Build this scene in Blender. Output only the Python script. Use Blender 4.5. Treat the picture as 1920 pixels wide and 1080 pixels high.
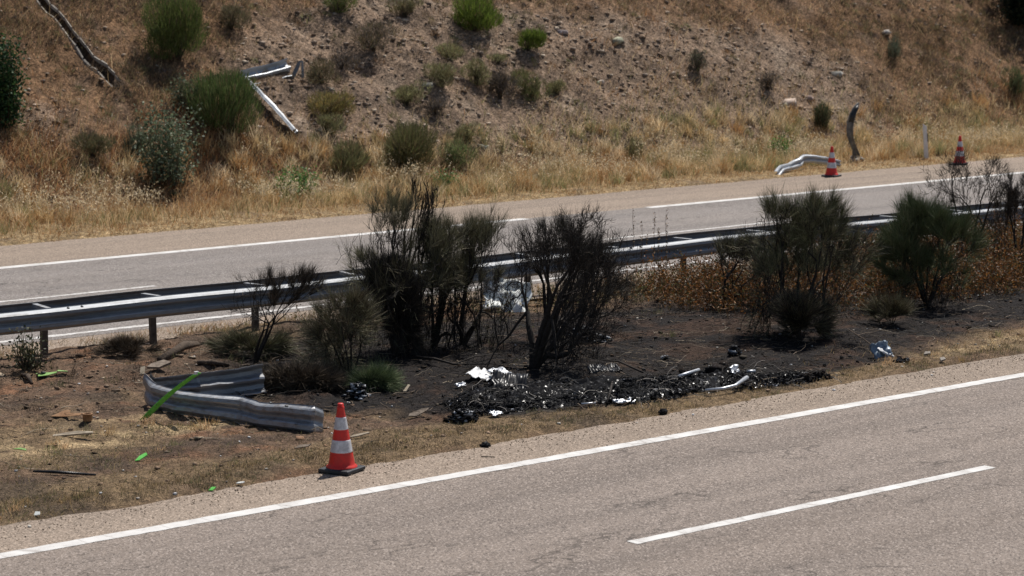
import bpy, math, random
import numpy as np
from mathutils import Vector, Matrix
R = math.radians
rng = np.random.default_rng(7)
random.seed(7)
scene = bpy.context.scene
for o in list(bpy.data.objects):
    bpy.data.objects.remove(o, do_unlink=True)
COL = scene.collection

# ------------------------------------------------------------------ camera, world, sun, exposure
CAM_H = 5.7
F_PX = 4700.0            # focal length in pixels of the 1920 px wide photograph
PITCH = R(7.766)
AZ = R(49.172)           # viewing direction, measured from the road (+X) towards the hill (+Y)
cam_d = bpy.data.cameras.new('camera')
cam = bpy.data.objects.new('camera', cam_d)
COL.objects.link(cam)
cam.location = (0, 0, CAM_H)
cam.rotation_euler = (R(90) - PITCH, 0, AZ - R(90))
cam_d.sensor_width = 36
cam_d.lens = 36 * F_PX / 1920
cam_d.clip_start = 0.5
cam_d.clip_end = 3000
cam_d.dof.use_dof = True
cam_d.dof.focus_distance = 33.0
cam_d.dof.aperture_fstop = 2.6
scene.camera = cam

SUN_EL, SUN_AZ = R(60), R(22)      # azimuth measured from +X towards +Y
world = bpy.data.worlds.new('World')
scene.world = world
world.use_nodes = True
wn = world.node_tree
sky = wn.nodes.new('ShaderNodeTexSky')
sky.sky_type = 'NISHITA'
sky.sun_disc = False
sky.sun_elevation = SUN_EL
sky.sun_rotation = R(90) - SUN_AZ
sky.air_density = 1.0
sky.dust_density = 1.2
bg = wn.nodes['Background']
wn.links.new(sky.outputs[0], bg.inputs[0])
bg.inputs[1].default_value = 0.065
sun_d = bpy.data.lights.new('sun', 'SUN')
sun_d.energy = 4.6
sun_d.angle = R(0.53)
sun_d.color = (1.0, 0.955, 0.89)
sun = bpy.data.objects.new('sun', sun_d)
COL.objects.link(sun)
sdir = Vector((math.cos(SUN_EL) * math.cos(SUN_AZ), math.cos(SUN_EL) * math.sin(SUN_AZ), math.sin(SUN_EL)))
sun.rotation_euler = sdir.to_track_quat('Z', 'Y').to_euler()
scene.view_settings.view_transform = 'Standard'
scene.view_settings.look = 'None'
scene.view_settings.exposure = 0.16
scene.view_settings.gamma = 1
scene.view_settings.use_curve_mapping = False
scene.render.engine = 'CYCLES'
scene.cycles.max_bounces = 6
scene.cycles.transparent_max_bounces = 4

# ------------------------------------------------------------------ noise and terrain
def _hash(ix, iy, seed):
    h = (ix.astype(np.int64) * 374761393 + iy.astype(np.int64) * 668265263 + seed * 1442695041) & 0xffffffff
    h = ((h ^ (h >> 13)) * 1274126177) & 0xffffffff
    h = (h ^ (h >> 16)) & 0xffffffff
    return h / 4294967295.0
def vnoise(x, y, seed=0):
    x = np.asarray(x, float); y = np.asarray(y, float)
    ix = np.floor(x); iy = np.floor(y)
    fx = x - ix; fy = y - iy
    fx = fx * fx * (3 - 2 * fx); fy = fy * fy * (3 - 2 * fy)
    a = _hash(ix, iy, seed); b = _hash(ix + 1, iy, seed); c = _hash(ix, iy + 1, seed); d = _hash(ix + 1, iy + 1, seed)
    return (a + (b - a) * fx) * (1 - fy) + (c + (d - c) * fx) * fy
def fbm(x, y, freq, octv=4, seed=0):
    s = 0; a = 1; t = 0
    for i in range(octv):
        s = s + a * (vnoise(np.asarray(x) * freq + 13.1 * i, np.asarray(y) * freq + 7.7 * i, seed + i) - .5) * 2
        t += a; a *= .5; freq *= 2.03
    return s / t
def sstep(a, b, x):
    t = np.clip((x - a) / (b - a), 0, 1)
    return t * t * (3 - 2 * t)

CHUTE = [(0, 0)]         # filled in below, the drainage chute's line on the hill
def chute_dist(x, y):
    (x0, y0), (x1, y1) = CHUTE
    dx, dy = x1 - x0, y1 - y0
    L = math.hypot(dx, dy)
    u = ((x - x0) * dx + (y - y0) * dy) / L
    v = ((x - x0) * -dy + (y - y0) * dx) / L
    return u, v, L
Y0_HILL = 45.2
def terrain(x, y, chute=True):
    x = np.asarray(x, float); y = np.asarray(y, float)
    # median strip
    e0 = 21.62 + .09 * fbm(x, y * 0, 1.1, 4, 3)
    e1 = 31.05 + .13 * fbm(x, y * 0, .8, 4, 5)
    em = sstep(e0 - .18, e0 + .35, y) * (1 - sstep(e1 - .3, e1 + .2, y))
    left = np.exp(-((x - 18.5) / 3.2) ** 2 - ((y - 27) / 2.6) ** 2)
    zm = -.04 + em * (.085 - .05 * sstep(28.5, 30.2, y) + .07 * fbm(x, y, .45, 3, 11) + (.045 + .06 * left) * fbm(x, y, 2.2, 4, 12) + (.022 + .03 * left) * fbm(x, y, 9, 3, 13))
    # verge and cut slope
    e2 = 42.45 + .13 * fbm(x, y * 0, .9, 4, 7)
    ev = sstep(e2 - .2, e2 + .5, y)
    h = np.maximum(y - Y0_HILL, 0)
    h = np.where(h < 1.5, h * h / 3, h - .75)
    h = np.where(h > 24, 24 + (h - 24) * .05, h)
    amp = sstep(0, 5, y - Y0_HILL)
    zv = -.04 + ev * (.09 + .04 * fbm(x, y, 1.5, 4, 21)) + h * math.tan(R(35)) + amp * (.45 * fbm(x, y, .16, 3, 22) + .30 * fbm(x, y, .7, 3, 23) + .11 * fbm(x, y, 2.6, 4, 24) + .16 * fbm(x + .35 * y, y * .3, 1.1, 3, 25))
    if chute and len(CHUTE) == 2:
        u, v, L = chute_dist(x, y)
        inside = (u > 0) & (u < L)
        zv = zv - np.where(inside, .5 * (1 - sstep(.08, .17, np.abs(v))) * (1 - sstep(.6, .95, u / L)), 0)
    return np.where(y < 36, zm, zv)

_c, _s = math.cos(PITCH), math.sin(PITCH)
def ray(px, py):
    u = px - 960; v = py - 540
    f = F_PX * _c - v * _s; d = -(F_PX * _s + v * _c)
    return np.array([f * math.cos(AZ) + u * math.sin(AZ), f * math.sin(AZ) - u * math.cos(AZ), d])
def at(px, py):
    """the point of the ground seen at a pixel of the photograph"""
    r = ray(px, py); r = r / np.linalg.norm(r)
    t = np.arange(16, 110, .03)
    X, Y, Z = r[0] * t, r[1] * t, CAM_H + r[2] * t
    Zt = terrain(X, Y)
    Zt = np.where((Y < 21.6) | ((Y > 31.4) & (Y < 42.3)), 0, Zt)
    i = np.argmax(Z <= Zt)
    if Z[i] > Zt[i]: i = len(t) - 1
    return np.array([X[i], Y[i], Zt[i]])
def mpp(p):               # metres per photograph pixel at a point
    return math.hypot(p[0], p[1]) / F_PX * 1.01
def zat(px, py, Y):
    r = ray(px, py); k = Y / r[1]
    return np.array([r[0] * k, Y, CAM_H + r[2] * k])
_a = at(60, -22); _b = at(262, 208)
CHUTE = [(float(_a[0]), float(_a[1])), (float(_b[0]), float(_b[1]))]

# ------------------------------------------------------------------ materials
def new_mat(name):
    m = bpy.data.materials.new(name); m.use_nodes = True
    nt = m.node_tree; nt.nodes.clear()
    out = nt.nodes.new('ShaderNodeOutputMaterial')
    return m, nt, out
class N:
    def __init__(s, nt): s.nt = nt
    def n(s, t, **k):
        nd = s.nt.nodes.new(t)
        for a, b in k.items(): setattr(nd, a, b)
        return nd
    def l(s, a, b): s.nt.links.new(a, b)
    def geo(s, scale=(1, 1, 1)):
        g = s.n('ShaderNodeNewGeometry'); m = s.n('ShaderNodeMapping'); m.inputs['Scale'].default_value = scale
        s.l(g.outputs['Position'], m.inputs[0]); return m.outputs[0]
    def obj(s, scale=(1, 1, 1)):
        g = s.n('ShaderNodeTexCoord'); m = s.n('ShaderNodeMapping'); m.inputs['Scale'].default_value = scale
        s.l(g.outputs['Object'], m.inputs[0]); return m.outputs[0]
    def noise(s, vec, sc, det=4, rough=.55, dist=0):
        t = s.n('ShaderNodeTexNoise'); t.inputs['Scale'].default_value = sc; t.inputs['Detail'].default_value = det
        t.inputs['Roughness'].default_value = rough; t.inputs['Distortion'].default_value = dist
        s.l(vec, t.inputs['Vector']); return t.outputs['Fac']
    def ramp(s, fac, stops):
        r = s.n('ShaderNodeValToRGB'); e = r.color_ramp.elements
        while len(e) < len(stops): e.new(.5)
        for i, (p, c) in enumerate(stops):
            e[i].position = p; e[i].color = (c, c, c, 1) if isinstance(c, (int, float)) else (*c, 1)
        s.l(fac, r.inputs[0]); return r.outputs[0]
    def mix(s, fac, a, b, mode='MIX'):
        m = s.n('ShaderNodeMix', data_type='RGBA', blend_type=mode)
        for q, v in ((0, fac), (6, a), (7, b)):
            sock = m.inputs[q]
            if hasattr(v, 'node'): s.l(v, sock)
            elif isinstance(v, (int, float)): sock.default_value = v if q == 0 else (v, v, v, 1)
            else: sock.default_value = (*v, 1)
        return m.outputs[2]
    def math(s, op, a, b=0.0):
        m = s.n('ShaderNodeMath', operation=op)
        for sock, v in ((m.inputs[0], a), (m.inputs[1], b)):
            if hasattr(v, 'node'): s.l(v, sock)
            else: sock.default_value = v
        return m.outputs[0]
    def bsdf(s, out, col, rough=.9, metal=0., bump=None, bstr=.3, bdist=.01, spec=.3):
        p = s.n('ShaderNodeBsdfPrincipled')
        for sock, v in ((p.inputs['Base Color'], col), (p.inputs['Roughness'], rough), (p.inputs['Metallic'], metal)):
            if hasattr(v, 'node'): s.l(v, sock)
            elif isinstance(v, (int, float)): sock.default_value = v
            else: sock.default_value = (*v, 1)
        p.inputs['Specular IOR Level'].default_value = spec
        if bump is not None:
            b = s.n('ShaderNodeBump'); b.inputs['Strength'].default_value = bstr; b.inputs['Distance'].default_value = bdist
            s.l(bump, b.inputs['Height']); s.l(b.outputs[0], p.inputs['Normal'])
        s.l(p.outputs[0], out.inputs[0]); return p

def m_asphalt(name, lo, hi, warm, lane=True):
    m, nt, out = new_mat(name); k = N(nt); g = k.geo()
    big = k.noise(k.geo((.25, 1, 1)), .8, 4, .6)
    spk = k.noise(g, 66, 3, .85)
    spk2 = k.noise(g, 17, 3, .7)
    base = k.mix(k.ramp(spk, [(.40, 0.), (.60, 1.)]), lo, hi)
    base = k.mix(k.ramp(spk2, [(.3, .0), (.75, .55)]), base, warm)
    trk = k.noise(k.geo((.04, 1.3, 1)), 1., 3, .5)
    base = k.mix(k.math('MULTIPLY', k.ramp(trk, [(.42, 0.), (.66, 1.)]), .55), base, tuple(c * .78 for c in lo))
    base = k.mix(k.ramp(big, [(.3, .0), (.8, .35)]), base, warm)
    # pale and dark single stones of the aggregate
    v = k.n('ShaderNodeTexVoronoi'); v.inputs['Scale'].default_value = 62; k.l(g, v.inputs['Vector'])
    wh = k.ramp(v.outputs['Color'], [(.70, 0.), (.85, .6)])
    base = k.mix(wh, base, tuple(min(1, c * 1.75) for c in hi))
    dk = k.ramp(v.outputs['Color'], [(.2, .75), (.32, 0.)])
    base = k.mix(dk, base, tuple(c * .45 for c in lo))
    if lane:
        # fine cracks, only in patches
        gv = k.geo((.6, 1, 1))
        wob = k.n('ShaderNodeVectorMath', operation='ADD'); nz = k.n('ShaderNodeTexNoise'); nz.inputs['Scale'].default_value = 2.5; nz.inputs['Detail'].default_value = 5
        k.l(gv, nz.inputs['Vector']); k.l(gv, wob.inputs[0]); k.l(nz.outputs['Color'], wob.inputs[1])
        vc = k.n('ShaderNodeTexVoronoi', feature='DISTANCE_TO_EDGE'); vc.inputs['Scale'].default_value = .9; k.l(wob.outputs[0], vc.inputs['Vector'])
        cr = k.ramp(vc.outputs[0], [(.0, 1.), (.02, 0.)])
        patch = k.ramp(k.noise(g, .45, 2), [(.47, 0.), (.58, .75)])
        base = k.mix(k.math('MULTIPLY', cr, patch), base, tuple(c * .3 for c in lo))
    k.bsdf(out, base, .93, 0, spk, .5, .006, .25)
    return m
def m_paint(name, under, wear=.5):
    m, nt, out = new_mat(name); k = N(nt); g = k.geo()
    n1 = k.noise(g, 26, 4, .75); n2 = k.noise(g, 3.5, 4, .6)
    f = k.ramp(k.math('ADD', k.math('MULTIPLY', n1, .7), k.math('MULTIPLY', n2, .3)), [(wear - .09, 1.), (wear + .02, 0.)])
    cr = k.n('ShaderNodeTexVoronoi', feature='DISTANCE_TO_EDGE'); cr.inputs['Scale'].default_value = 1.5
    k.l(k.geo((1.1, .25, 1)), cr.inputs['Vector'])
    ck = k.ramp(cr.outputs[0], [(.0, .55), (.018, 0.)])
    col = k.mix(k.ramp(n2, [(.3, 0.), (.7, 1.)]), (.50, .48, .46), (.68, .67, .65))
    col = k.mix(f, col, under); col = k.mix(ck, col, under)
    k.bsdf(out, col, .75, 0, n1, .3, .004)
    return m
def m_soil(name, fine=30, bstr=.9, bd=.03):
    """ground whose albedo regions come from the attribute Col, with fine grain on top"""
    m, nt, out = new_mat(name); k = N(nt); g = k.geo()
    a = k.n('ShaderNodeAttribute', attribute_name='Col')
    n1 = k.noise(g, fine, 5, .75); n2 = k.noise(g, fine * .22, 5, .7)
    v = k.n('ShaderNodeTexVoronoi'); v.inputs['Scale'].default_value = fine * .5; k.l(g, v.inputs['Vector'])
    c = k.mix(1., a.outputs['Color'], k.ramp(n1, [(.30, .25), (.5, .9), (.70, 2.0)]), 'MULTIPLY')
    c = k.mix(1., c, k.ramp(n2, [(.3, .6), (.7, 1.4)]), 'MULTIPLY')
    c = k.mix(1., c, k.ramp(v.outputs['Color'], [(.0, .75), (1., 1.25)]), 'MULTIPLY')
    hgt = k.math('ADD', k.math('MULTIPLY', n1, .5), n2)
    k.bsdf(out, c, .97, 0, hgt, bstr, bd, .15)
    return m
def m_leaf(name, trans=.3, rough=.6, spec=.3):
    m, nt, out = new_mat(name); k = N(nt)
    a = k.n('ShaderNodeAttribute', attribute_name='Col')
    n = k.noise(k.geo(), 9, 3)
    c = k.mix(1., a.outputs['Color'], k.ramp(n, [(.3, .75), (.7, 1.25)]), 'MULTIPLY')
    p = k.bsdf(out, c, rough, 0, spec=spec)
    t = k.n('ShaderNodeBsdfTranslucent'); k.l(c, t.inputs[0])
    mx = k.n('ShaderNodeMixShader'); mx.inputs[0].default_value = trans
    k.l(p.outputs[0], mx.inputs[1]); k.l(t.outputs[0], mx.inputs[2]); k.l(mx.outputs[0], out.inputs[0])
    return m
def m_plain(name, a, b, sc=12, rough=.8, metal=0., bstr=.4, bd=.006, spec=.3, det=4, lo=.35, hi=.65):
    m, nt, out = new_mat(name); k = N(nt)
    n = k.noise(k.obj(), sc, det, .65)
    k.bsdf(out, k.mix(k.ramp(n, [(lo, 0.), (hi, 1.)]), a, b), rough, metal, n, bstr, bd, spec)
    return m
def m_galv(name, a, b, dirt=(.12, .09, .06), dirt_amt=.5, rough=(.5, .68), metal=.45):
    m, nt, out = new_mat(name); k = N(nt); o = k.geo()
    n = k.noise(o, 9, 5, .7); st = k.noise(k.geo((.6, 6, 14)), 2.0, 4, .6); sp = k.noise(o, 60, 2, .6)
    c = k.mix(k.ramp(n, [(.3, 0.), (.7, 1.)]), a, b)
    c = k.mix(k.ramp(sp, [(.62, 0.), (.72, .5)]), c, tuple(x * .6 for x in a))
    c = k.mix(k.math('MULTIPLY', k.ramp(st, [(.48, 0.), (.7, 1.)]), dirt_amt), c, dirt)
    k.bsdf(out, c, k.ramp(n, [(.3, rough[0]), (.7, rough[1])]), metal, n, .12, .004, .5)
    return m
M = {}
M['near_asphalt'] = m_asphalt('near_asphalt', (.145, .122, .108), (.285, .243, .215), (.26, .205, .165))
M['far_asphalt'] = m_asphalt('far_asphalt', (.155, .142, .136), (.265, .245, .235), (.26, .215, .18))
M['shoulder'] = m_asphalt('shoulder', (.175, .14, .113), (.345, .28, .225), (.29, .22, .165), False)
M['paint'] = m_paint('paint', (.24, .21, .185), .415)
M['paint_worn'] = m_paint('paint_worn', (.24, .20, .17), .48)
M['soil'] = m_soil('soil', 40, 1., .05)
M['scree'] = m_soil('scree', 15, 1., .09)
M['flat_soil'] = m_plain('flat_soil', (.16, .11, .07), (.28, .2, .12), .4, .95)
M['grass'] = m_leaf('grass', .35)
M['leaf'] = m_leaf('leaf', .28)
M['twig'] = m_leaf('twig', .0, .75, .25)
M['bark'] = m_plain('bark', (.012, .010, .009), (.045, .036, .03), 40, .85, bstr=.6)
M['bark_brown'] = m_plain('bark_brown', (.045, .03, .02), (.12, .085, .06), 40, .85, bstr=.6)
M['rock'] = m_leaf('rock', 0, .9, .2)
M['galv'] = m_galv('galv', (.26, .275, .30), (.37, .385, .40), dirt_amt=.6, rough=(.52, .7), metal=.3)
M['galv_old'] = m_galv('galv_old', (.19, .205, .23), (.29, .30, .32), (.12, .09, .06), .7, (.5, .65), .35)
M['galv_white'] = m_galv('galv_white', (.36, .385, .42), (.50, .52, .54), (.3, .28, .24), .35, (.4, .6), .35)
M['galv_torn'] = m_galv('galv_torn', (.24, .255, .28), (.36, .37, .385), (.15, .115, .085), .7, rough=(.38, .58), metal=.5)
M['post_dark'] = m_plain('post_dark', (.06, .052, .046), (.14, .125, .115), 9, .6, .3, .2)
M['post_grey'] = m_plain('post_grey', (.13, .125, .12), (.27, .26, .25), 9, .65, .15, .3)
M['orange'] = m_plain('orange', (.74, .024, .014), (.50, .028, .018), 9, .5, bstr=.08, spec=.5)
M['band'] = m_plain('band', (.44, .44, .46), (.70, .70, .74), 17, .4, bstr=.2, spec=.5)
M['rubber'] = m_plain('rubber', (.018, .020, .024), (.045, .05, .056), 18, .55, bstr=.3, spec=.4)
M['char'] = m_plain('char', (.006, .006, .007), (.022, .022, .026), 30, .5, bstr=.8, bd=.01, spec=.5)
def m_gloss(name):
    m, nt, out = new_mat(name); k = N(nt); a = k.n('ShaderNodeAttribute', attribute_name='Col')
    n = k.noise(k.geo(), 24, 3, .6)
    p = k.bsdf(out, a.outputs['Color'], k.ramp(n, [(.52, .85), (.62, .28)]), 0)
    k.l(k.ramp(n, [(.54, .03), (.66, .38)]), p.inputs['Specular IOR Level']); return m
M['char_gloss'] = m_gloss('char_gloss')
M['melt'] = m_plain('melt', (.40, .42, .46), (.6, .62, .65), 22, .4, .6, .4, .01, .6)
M['green'] = m_plain('green', (.08, .42, .05), (.15, .60, .10), 22, .5, bstr=.15, spec=.5)
M['green_pale'] = m_plain('green_pale', (.19, .36, .08), (.30, .48, .17), 12, .45, bstr=.2, spec=.5)
M['white_sheet'] = m_plain('white_sheet', (.70, .73, .68), (.85, .85, .84), 6, .55, bstr=.4, bd=.02)
M['black_plastic'] = m_plain('black_plastic', (.012, .012, .014), (.02, .02, .022), 14, .34, bstr=.3, spec=.3)
M['board'] = m_plain('board', (.13, .10, .075), (.26, .21, .165), 16, .85)
M['board_pale'] = m_plain('board_pale', (.26, .21, .15), (.40, .34, .26), 10, .85)
M['brown_sheet'] = m_plain('brown_sheet', (.26, .13, .06), (.36, .21, .11), 10, .7)
M['concrete'] = m_plain('concrete', (.24, .21, .18), (.40, .36, .31), 9, .9, bstr=.6, bd=.02)
M['white_plastic'] = m_plain('white_plastic', (.62, .63, .64), (.78, .78, .78), 5, .5)
M['blue_panel'] = m_plain('blue_panel', (.10, .14, .19), (.30, .36, .42), 12, .35, .2, .2)
M['wood'] = m_plain('wood', (.04, .028, .02), (.11, .078, .055), 18, .9, bstr=.8, bd=.015)

# ------------------------------------------------------------------ mesh helpers
def tag(o, label=None, cat=None, group=None, kind=None):
    if label: o['label'] = label
    if cat: o['category'] = cat
    if group: o['group'] = group
    if kind: o['kind'] = kind
    return o
def empty(name, loc, label, cat, group=None, rz=0):
    o = bpy.data.objects.new(name, None); COL.objects.link(o)
    o.empty_display_size = .2
    o.location = tuple(loc); o.rotation_euler = (0, 0, rz)
    return tag(o, label, cat, group)
def link(name, me, parent=None, loc=None):
    o = bpy.data.objects.new(name, me); COL.objects.link(o)
    if parent is not None: o.parent = parent
    if loc is not None: o.location = tuple(loc)
    return o
def tri_mesh(name, V, T, mat, cols=None, smooth=False):
    V = np.ascontiguousarray(V, np.float32); T = np.ascontiguousarray(T, np.int32)
    me = bpy.data.meshes.new(name)
    me.vertices.add(len(V)); me.vertices.foreach_set('co', V.ravel())
    nv = T.shape[1]
    me.loops.add(T.size); me.loops.foreach_set('vertex_index', T.ravel())
    me.polygons.add(len(T))
    me.polygons.foreach_set('loop_start', np.arange(0, T.size, nv, dtype=np.int32))
    me.polygons.foreach_set('loop_total', np.full(len(T), nv, np.int32))
    if smooth: me.polygons.foreach_set('use_smooth', np.ones(len(T), bool))
    if cols is not None:
        ca = me.color_attributes.new('Col', 'FLOAT_COLOR', 'POINT')
        c4 = np.ones((len(V), 4), np.float32); c4[:, :3] = cols
        ca.data.foreach_set('color', c4.ravel())
    me.materials.append(mat)
    me.update(calc_edges=True)
    return me
def py_mesh(name, verts, faces, mat, smooth=False):
    me = bpy.data.meshes.new(name); me.from_pydata([tuple(map(float, v)) for v in verts], [], faces)
    me.materials.append(mat)
    if smooth:
        for p in me.polygons: p.use_smooth = True
    me.update(); return me
def join(parts):
    V, T, C = [], [], []; off = 0
    for v, t, c in parts:
        V.append(v); T.append(t + off); C.append(c); off += len(v)
    return np.vstack(V), np.vstack(T), np.vstack(C)
def nrm(a): return a / np.maximum(np.linalg.norm(a, axis=-1, keepdims=True), 1e-9)
def unit(n, up=0.):
    d = rng.normal(size=(n, 3)); d[:, 2] += up; return nrm(d)
def blades(P, D, w, bend, col, tipcol=None):
    n = len(P); w = np.broadcast_to(np.asarray(w, float), (n,))[:, None]
    side = nrm(np.cross(D, unit(n)))
    mid = P + D * .55 + bend * .25
    V = np.stack([P - side * w / 2, P + side * w / 2, mid + side * w * .42, mid - side * w * .42, P + D + bend], 1).reshape(-1, 3)
    b = np.arange(n)[:, None] * 5
    T = np.concatenate([b + [0, 1, 2], b + [0, 2, 3], b + [3, 2, 4]], 1).reshape(-1, 3)
    if tipcol is None: tipcol = col
    C = np.stack([col, col, (col + tipcol) / 2, (col + tipcol) / 2, tipcol], 1).reshape(-1, 3)
    return V, T, C
def slivers(P, D, w, col):
    """one thin triangle pair per twig"""
    n = len(P); side = nrm(np.cross(D, unit(n))) * (np.broadcast_to(np.asarray(w, float), (n,))[:, None] / 2)
    V = np.stack([P - side, P + side, P + D], 1).reshape(-1, 3)
    T = np.arange(n * 3).reshape(-1, 3)
    return V, T, np.repeat(col, 3, 0)
def prisms(p0, p1, r0, r1, col, k=4):
    n = len(p0); d = nrm(p1 - p0)
    ref = np.where(np.abs(d[:, 2:3]) > .9, np.array([[1., 0, 0]]), np.array([[0, 0, 1.]]))
    a = nrm(np.cross(d, ref)); b = np.cross(d, a)
    ang = np.arange(k) * 2 * math.pi / k
    ring = a[:, None] * np.cos(ang)[None, :, None] + b[:, None] * np.sin(ang)[None, :, None]
    V = np.concatenate([p0[:, None] + ring * r0[:, None, None], p1[:, None] + ring * r1[:, None, None]], 1).reshape(-1, 3)
    base = np.arange(n)[:, None] * 2 * k; T = []
    for i in range(k):
        j = (i + 1) % k
        T += [base + [i, j, k + j], base + [i, k + j, k + i]]
    T = np.concatenate(T, 1).reshape(-1, 3)
    return V, T, np.repeat(col, 2 * k, 0)
CUBE = np.array([[x, y, z] for x in (-1, 1) for y in (-1, 1) for z in (-1, 1)], float)
CUBE_T = np.array([[0, 1, 3], [0, 3, 2], [4, 6, 7], [4, 7, 5], [0, 4, 5], [0, 5, 1], [2, 3, 7], [2, 7, 6], [0, 2, 6], [0, 6, 4], [1, 5, 7], [1, 7, 3]])
def stones(P, size, flat, col, jit=.35):
    n = len(P)
    v = CUBE[None] + rng.uniform(-jit, jit, (n, 8, 3))
    v *= (size[:, None] * np.stack([np.ones(n), rng.uniform(.5, 1, n), flat], 1))[:, None, :] * .5
    a = rng.uniform(0, 6.28, n); tl = rng.uniform(-.5, .5, n)
    y = v[..., 1] * np.cos(tl)[:, None] - v[..., 2] * np.sin(tl)[:, None]; z = v[..., 1] * np.sin(tl)[:, None] + v[..., 2] * np.cos(tl)[:, None]
    x = v[..., 0] * np.cos(a)[:, None] - y * np.sin(a)[:, None]; y2 = v[..., 0] * np.sin(a)[:, None] + y * np.cos(a)[:, None]
    V = (np.stack([x, y2, z], -1) + P[:, None]).reshape(-1, 3)
    T = (CUBE_T[None] + np.arange(n)[:, None, None] * 8).reshape(-1, 3)
    return V, T, np.repeat(col, 8, 0)
def vary(base, n, s=.2, hue=.06):
    c = np.array(base)[None] * (1 + rng.normal(0, s, (n, 1))) * (1 + rng.normal(0, hue, (n, 3)))
    return np.clip(c, .002, .95)
def pal(cols, n, s=.18, w=None):
    i = rng.choice(len(cols), n, p=w)
    return np.clip(np.array(cols)[i] * (1 + rng.normal(0, s, (n, 1))), .002, .95)
def lathe(name, prof, mat, seg=40, skew=(0, 0)):
    V = []; Fc = []
    for r, z in prof:
        for i in range(seg):
            a = 2 * math.pi * i / seg
            V.append((r * math.cos(a) + skew[0] * z, r * math.sin(a) + skew[1] * z, z))
    for j in range(len(prof) - 1):
        for i in range(seg):
            k = (i + 1) % seg
            Fc.append((j * seg + i, j * seg + k, (j + 1) * seg + k, (j + 1) * seg + i))
    return py_mesh(name, V, Fc, mat, True)
def sweep(name, pts, prof_fn, mat, closed=False, smooth=True):
    """prof_fn(i, t) gives the list of world points of the cross-section at path point i"""
    V = []; Fc = []; rows = [prof_fn(i, p) for i, p in enumerate(pts)]
    k = len(rows[0])
    for r in rows: V += list(r)
    for i in range(len(rows) - 1):
        for j in range(k if closed else k - 1):
            q = (j + 1) % k
            Fc.append((i * k + j, i * k + q, (i + 1) * k + q, (i + 1) * k + j))
    if closed:
        Fc.append(tuple(range(k))[::-1]); Fc.append(tuple((len(rows) - 1) * k + j for j in range(k)))
    return py_mesh(name, V, Fc, mat, smooth)
def tube(name, pts, rad, mat, k=8, jitter=0):
    pts = [Vector(p) for p in pts]
    def pf(i, p):
        a = pts[min(i + 1, len(pts) - 1)] - pts[max(i - 1, 0)]; a.normalize()
        ref = Vector((0, 0, 1)) if abs(a.z) < .9 else Vector((1, 0, 0))
        u = a.cross(ref).normalized(); v = a.cross(u)
        r = rad[i] if hasattr(rad, '__len__') else rad
        return [p + (u * math.cos(6.2832 * j / k) + v * math.sin(6.2832 * j / k)) * r * (1 + random.uniform(-jitter, jitter)) for j in range(k)]
    return sweep(name, pts, pf, mat, True)
def solidify(o, t):
    m = o.modifiers.new('thick', 'SOLIDIFY'); m.thickness = t; m.offset = 0; return o
def box_mesh(name, sx, sy, sz, mat, bev=.0, jit=0, z0=0):
    V = [(x * sx / 2 + random.uniform(-jit, jit), y * sy / 2 + random.uniform(-jit, jit), z0 + (z + 1) * sz / 2) for x in (-1, 1) for y in (-1, 1) for z in (-1, 1)]
    Fc = [(0, 1, 3, 2), (4, 6, 7, 5), (0, 4, 5, 1), (2, 3, 7, 6), (0, 2, 6, 4), (1, 5, 7, 3)]
    me = py_mesh(name, V, Fc, mat)
    return me
def bevel(o, w, s=2):
    m = o.modifiers.new('bevel', 'BEVEL'); m.width = w; m.segments = s; m.limit_method = 'ANGLE'; return o

# ------------------------------------------------------------------ the setting: ground, roads, markings
def grid_mesh(name, xs, ys, zf, colf, mat):
    X, Y = np.meshgrid(xs, ys); Z = zf(X, Y)
    V = np.stack([X, Y, Z], -1).reshape(-1, 3)
    nx, ny = len(xs), len(ys)
    i = (np.arange(ny - 1)[:, None] * nx + np.arange(nx - 1)[None]).ravel()
    Q = np.stack([i, i + 1, i + nx + 1, i + nx], 1)
    return tri_mesh(name, V, Q, mat, colf(X, Y).reshape(-1, 3), True)
def G(x, y, px, py, rx, ry):
    p = at(px, py)
    return np.exp(-((x - p[0]) / rx) ** 2 - ((y - p[1]) / ry) ** 2)
def lerp(a, b, f): return a + (b - a) * f[..., None]
C_DIRT = np.array((.150, .098, .066)); C_STRAW = np.array((.215, .152, .086)); C_CHAR = np.array((.018, .016, .016)); C_RED = np.array((.24, .115, .06))
def burn_w(x, y):
    b = 1.3 * G(x, y, 920, 700, 3.4, 2.9) + G(x, y, 1150, 670, 3.6, 2.4) + G(x, y, 800, 670, 2.1, 2.6) + G(x, y, 1500, 610, 5, 1.9) + 1.1 * G(x, y, 1800, 590, 5, 1.4) + G(x, y, 1420, 715, 3.2, .5) + .8 * G(x, y, 1050, 610, 4, 2)
    b = b + .22 * fbm(x, y, 1.3, 4, 31) + .12 * fbm(x, y, 6, 3, 32)
    b = b * sstep(21.9, 22.9, y)
    return sstep(.38, .85, b)
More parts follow.
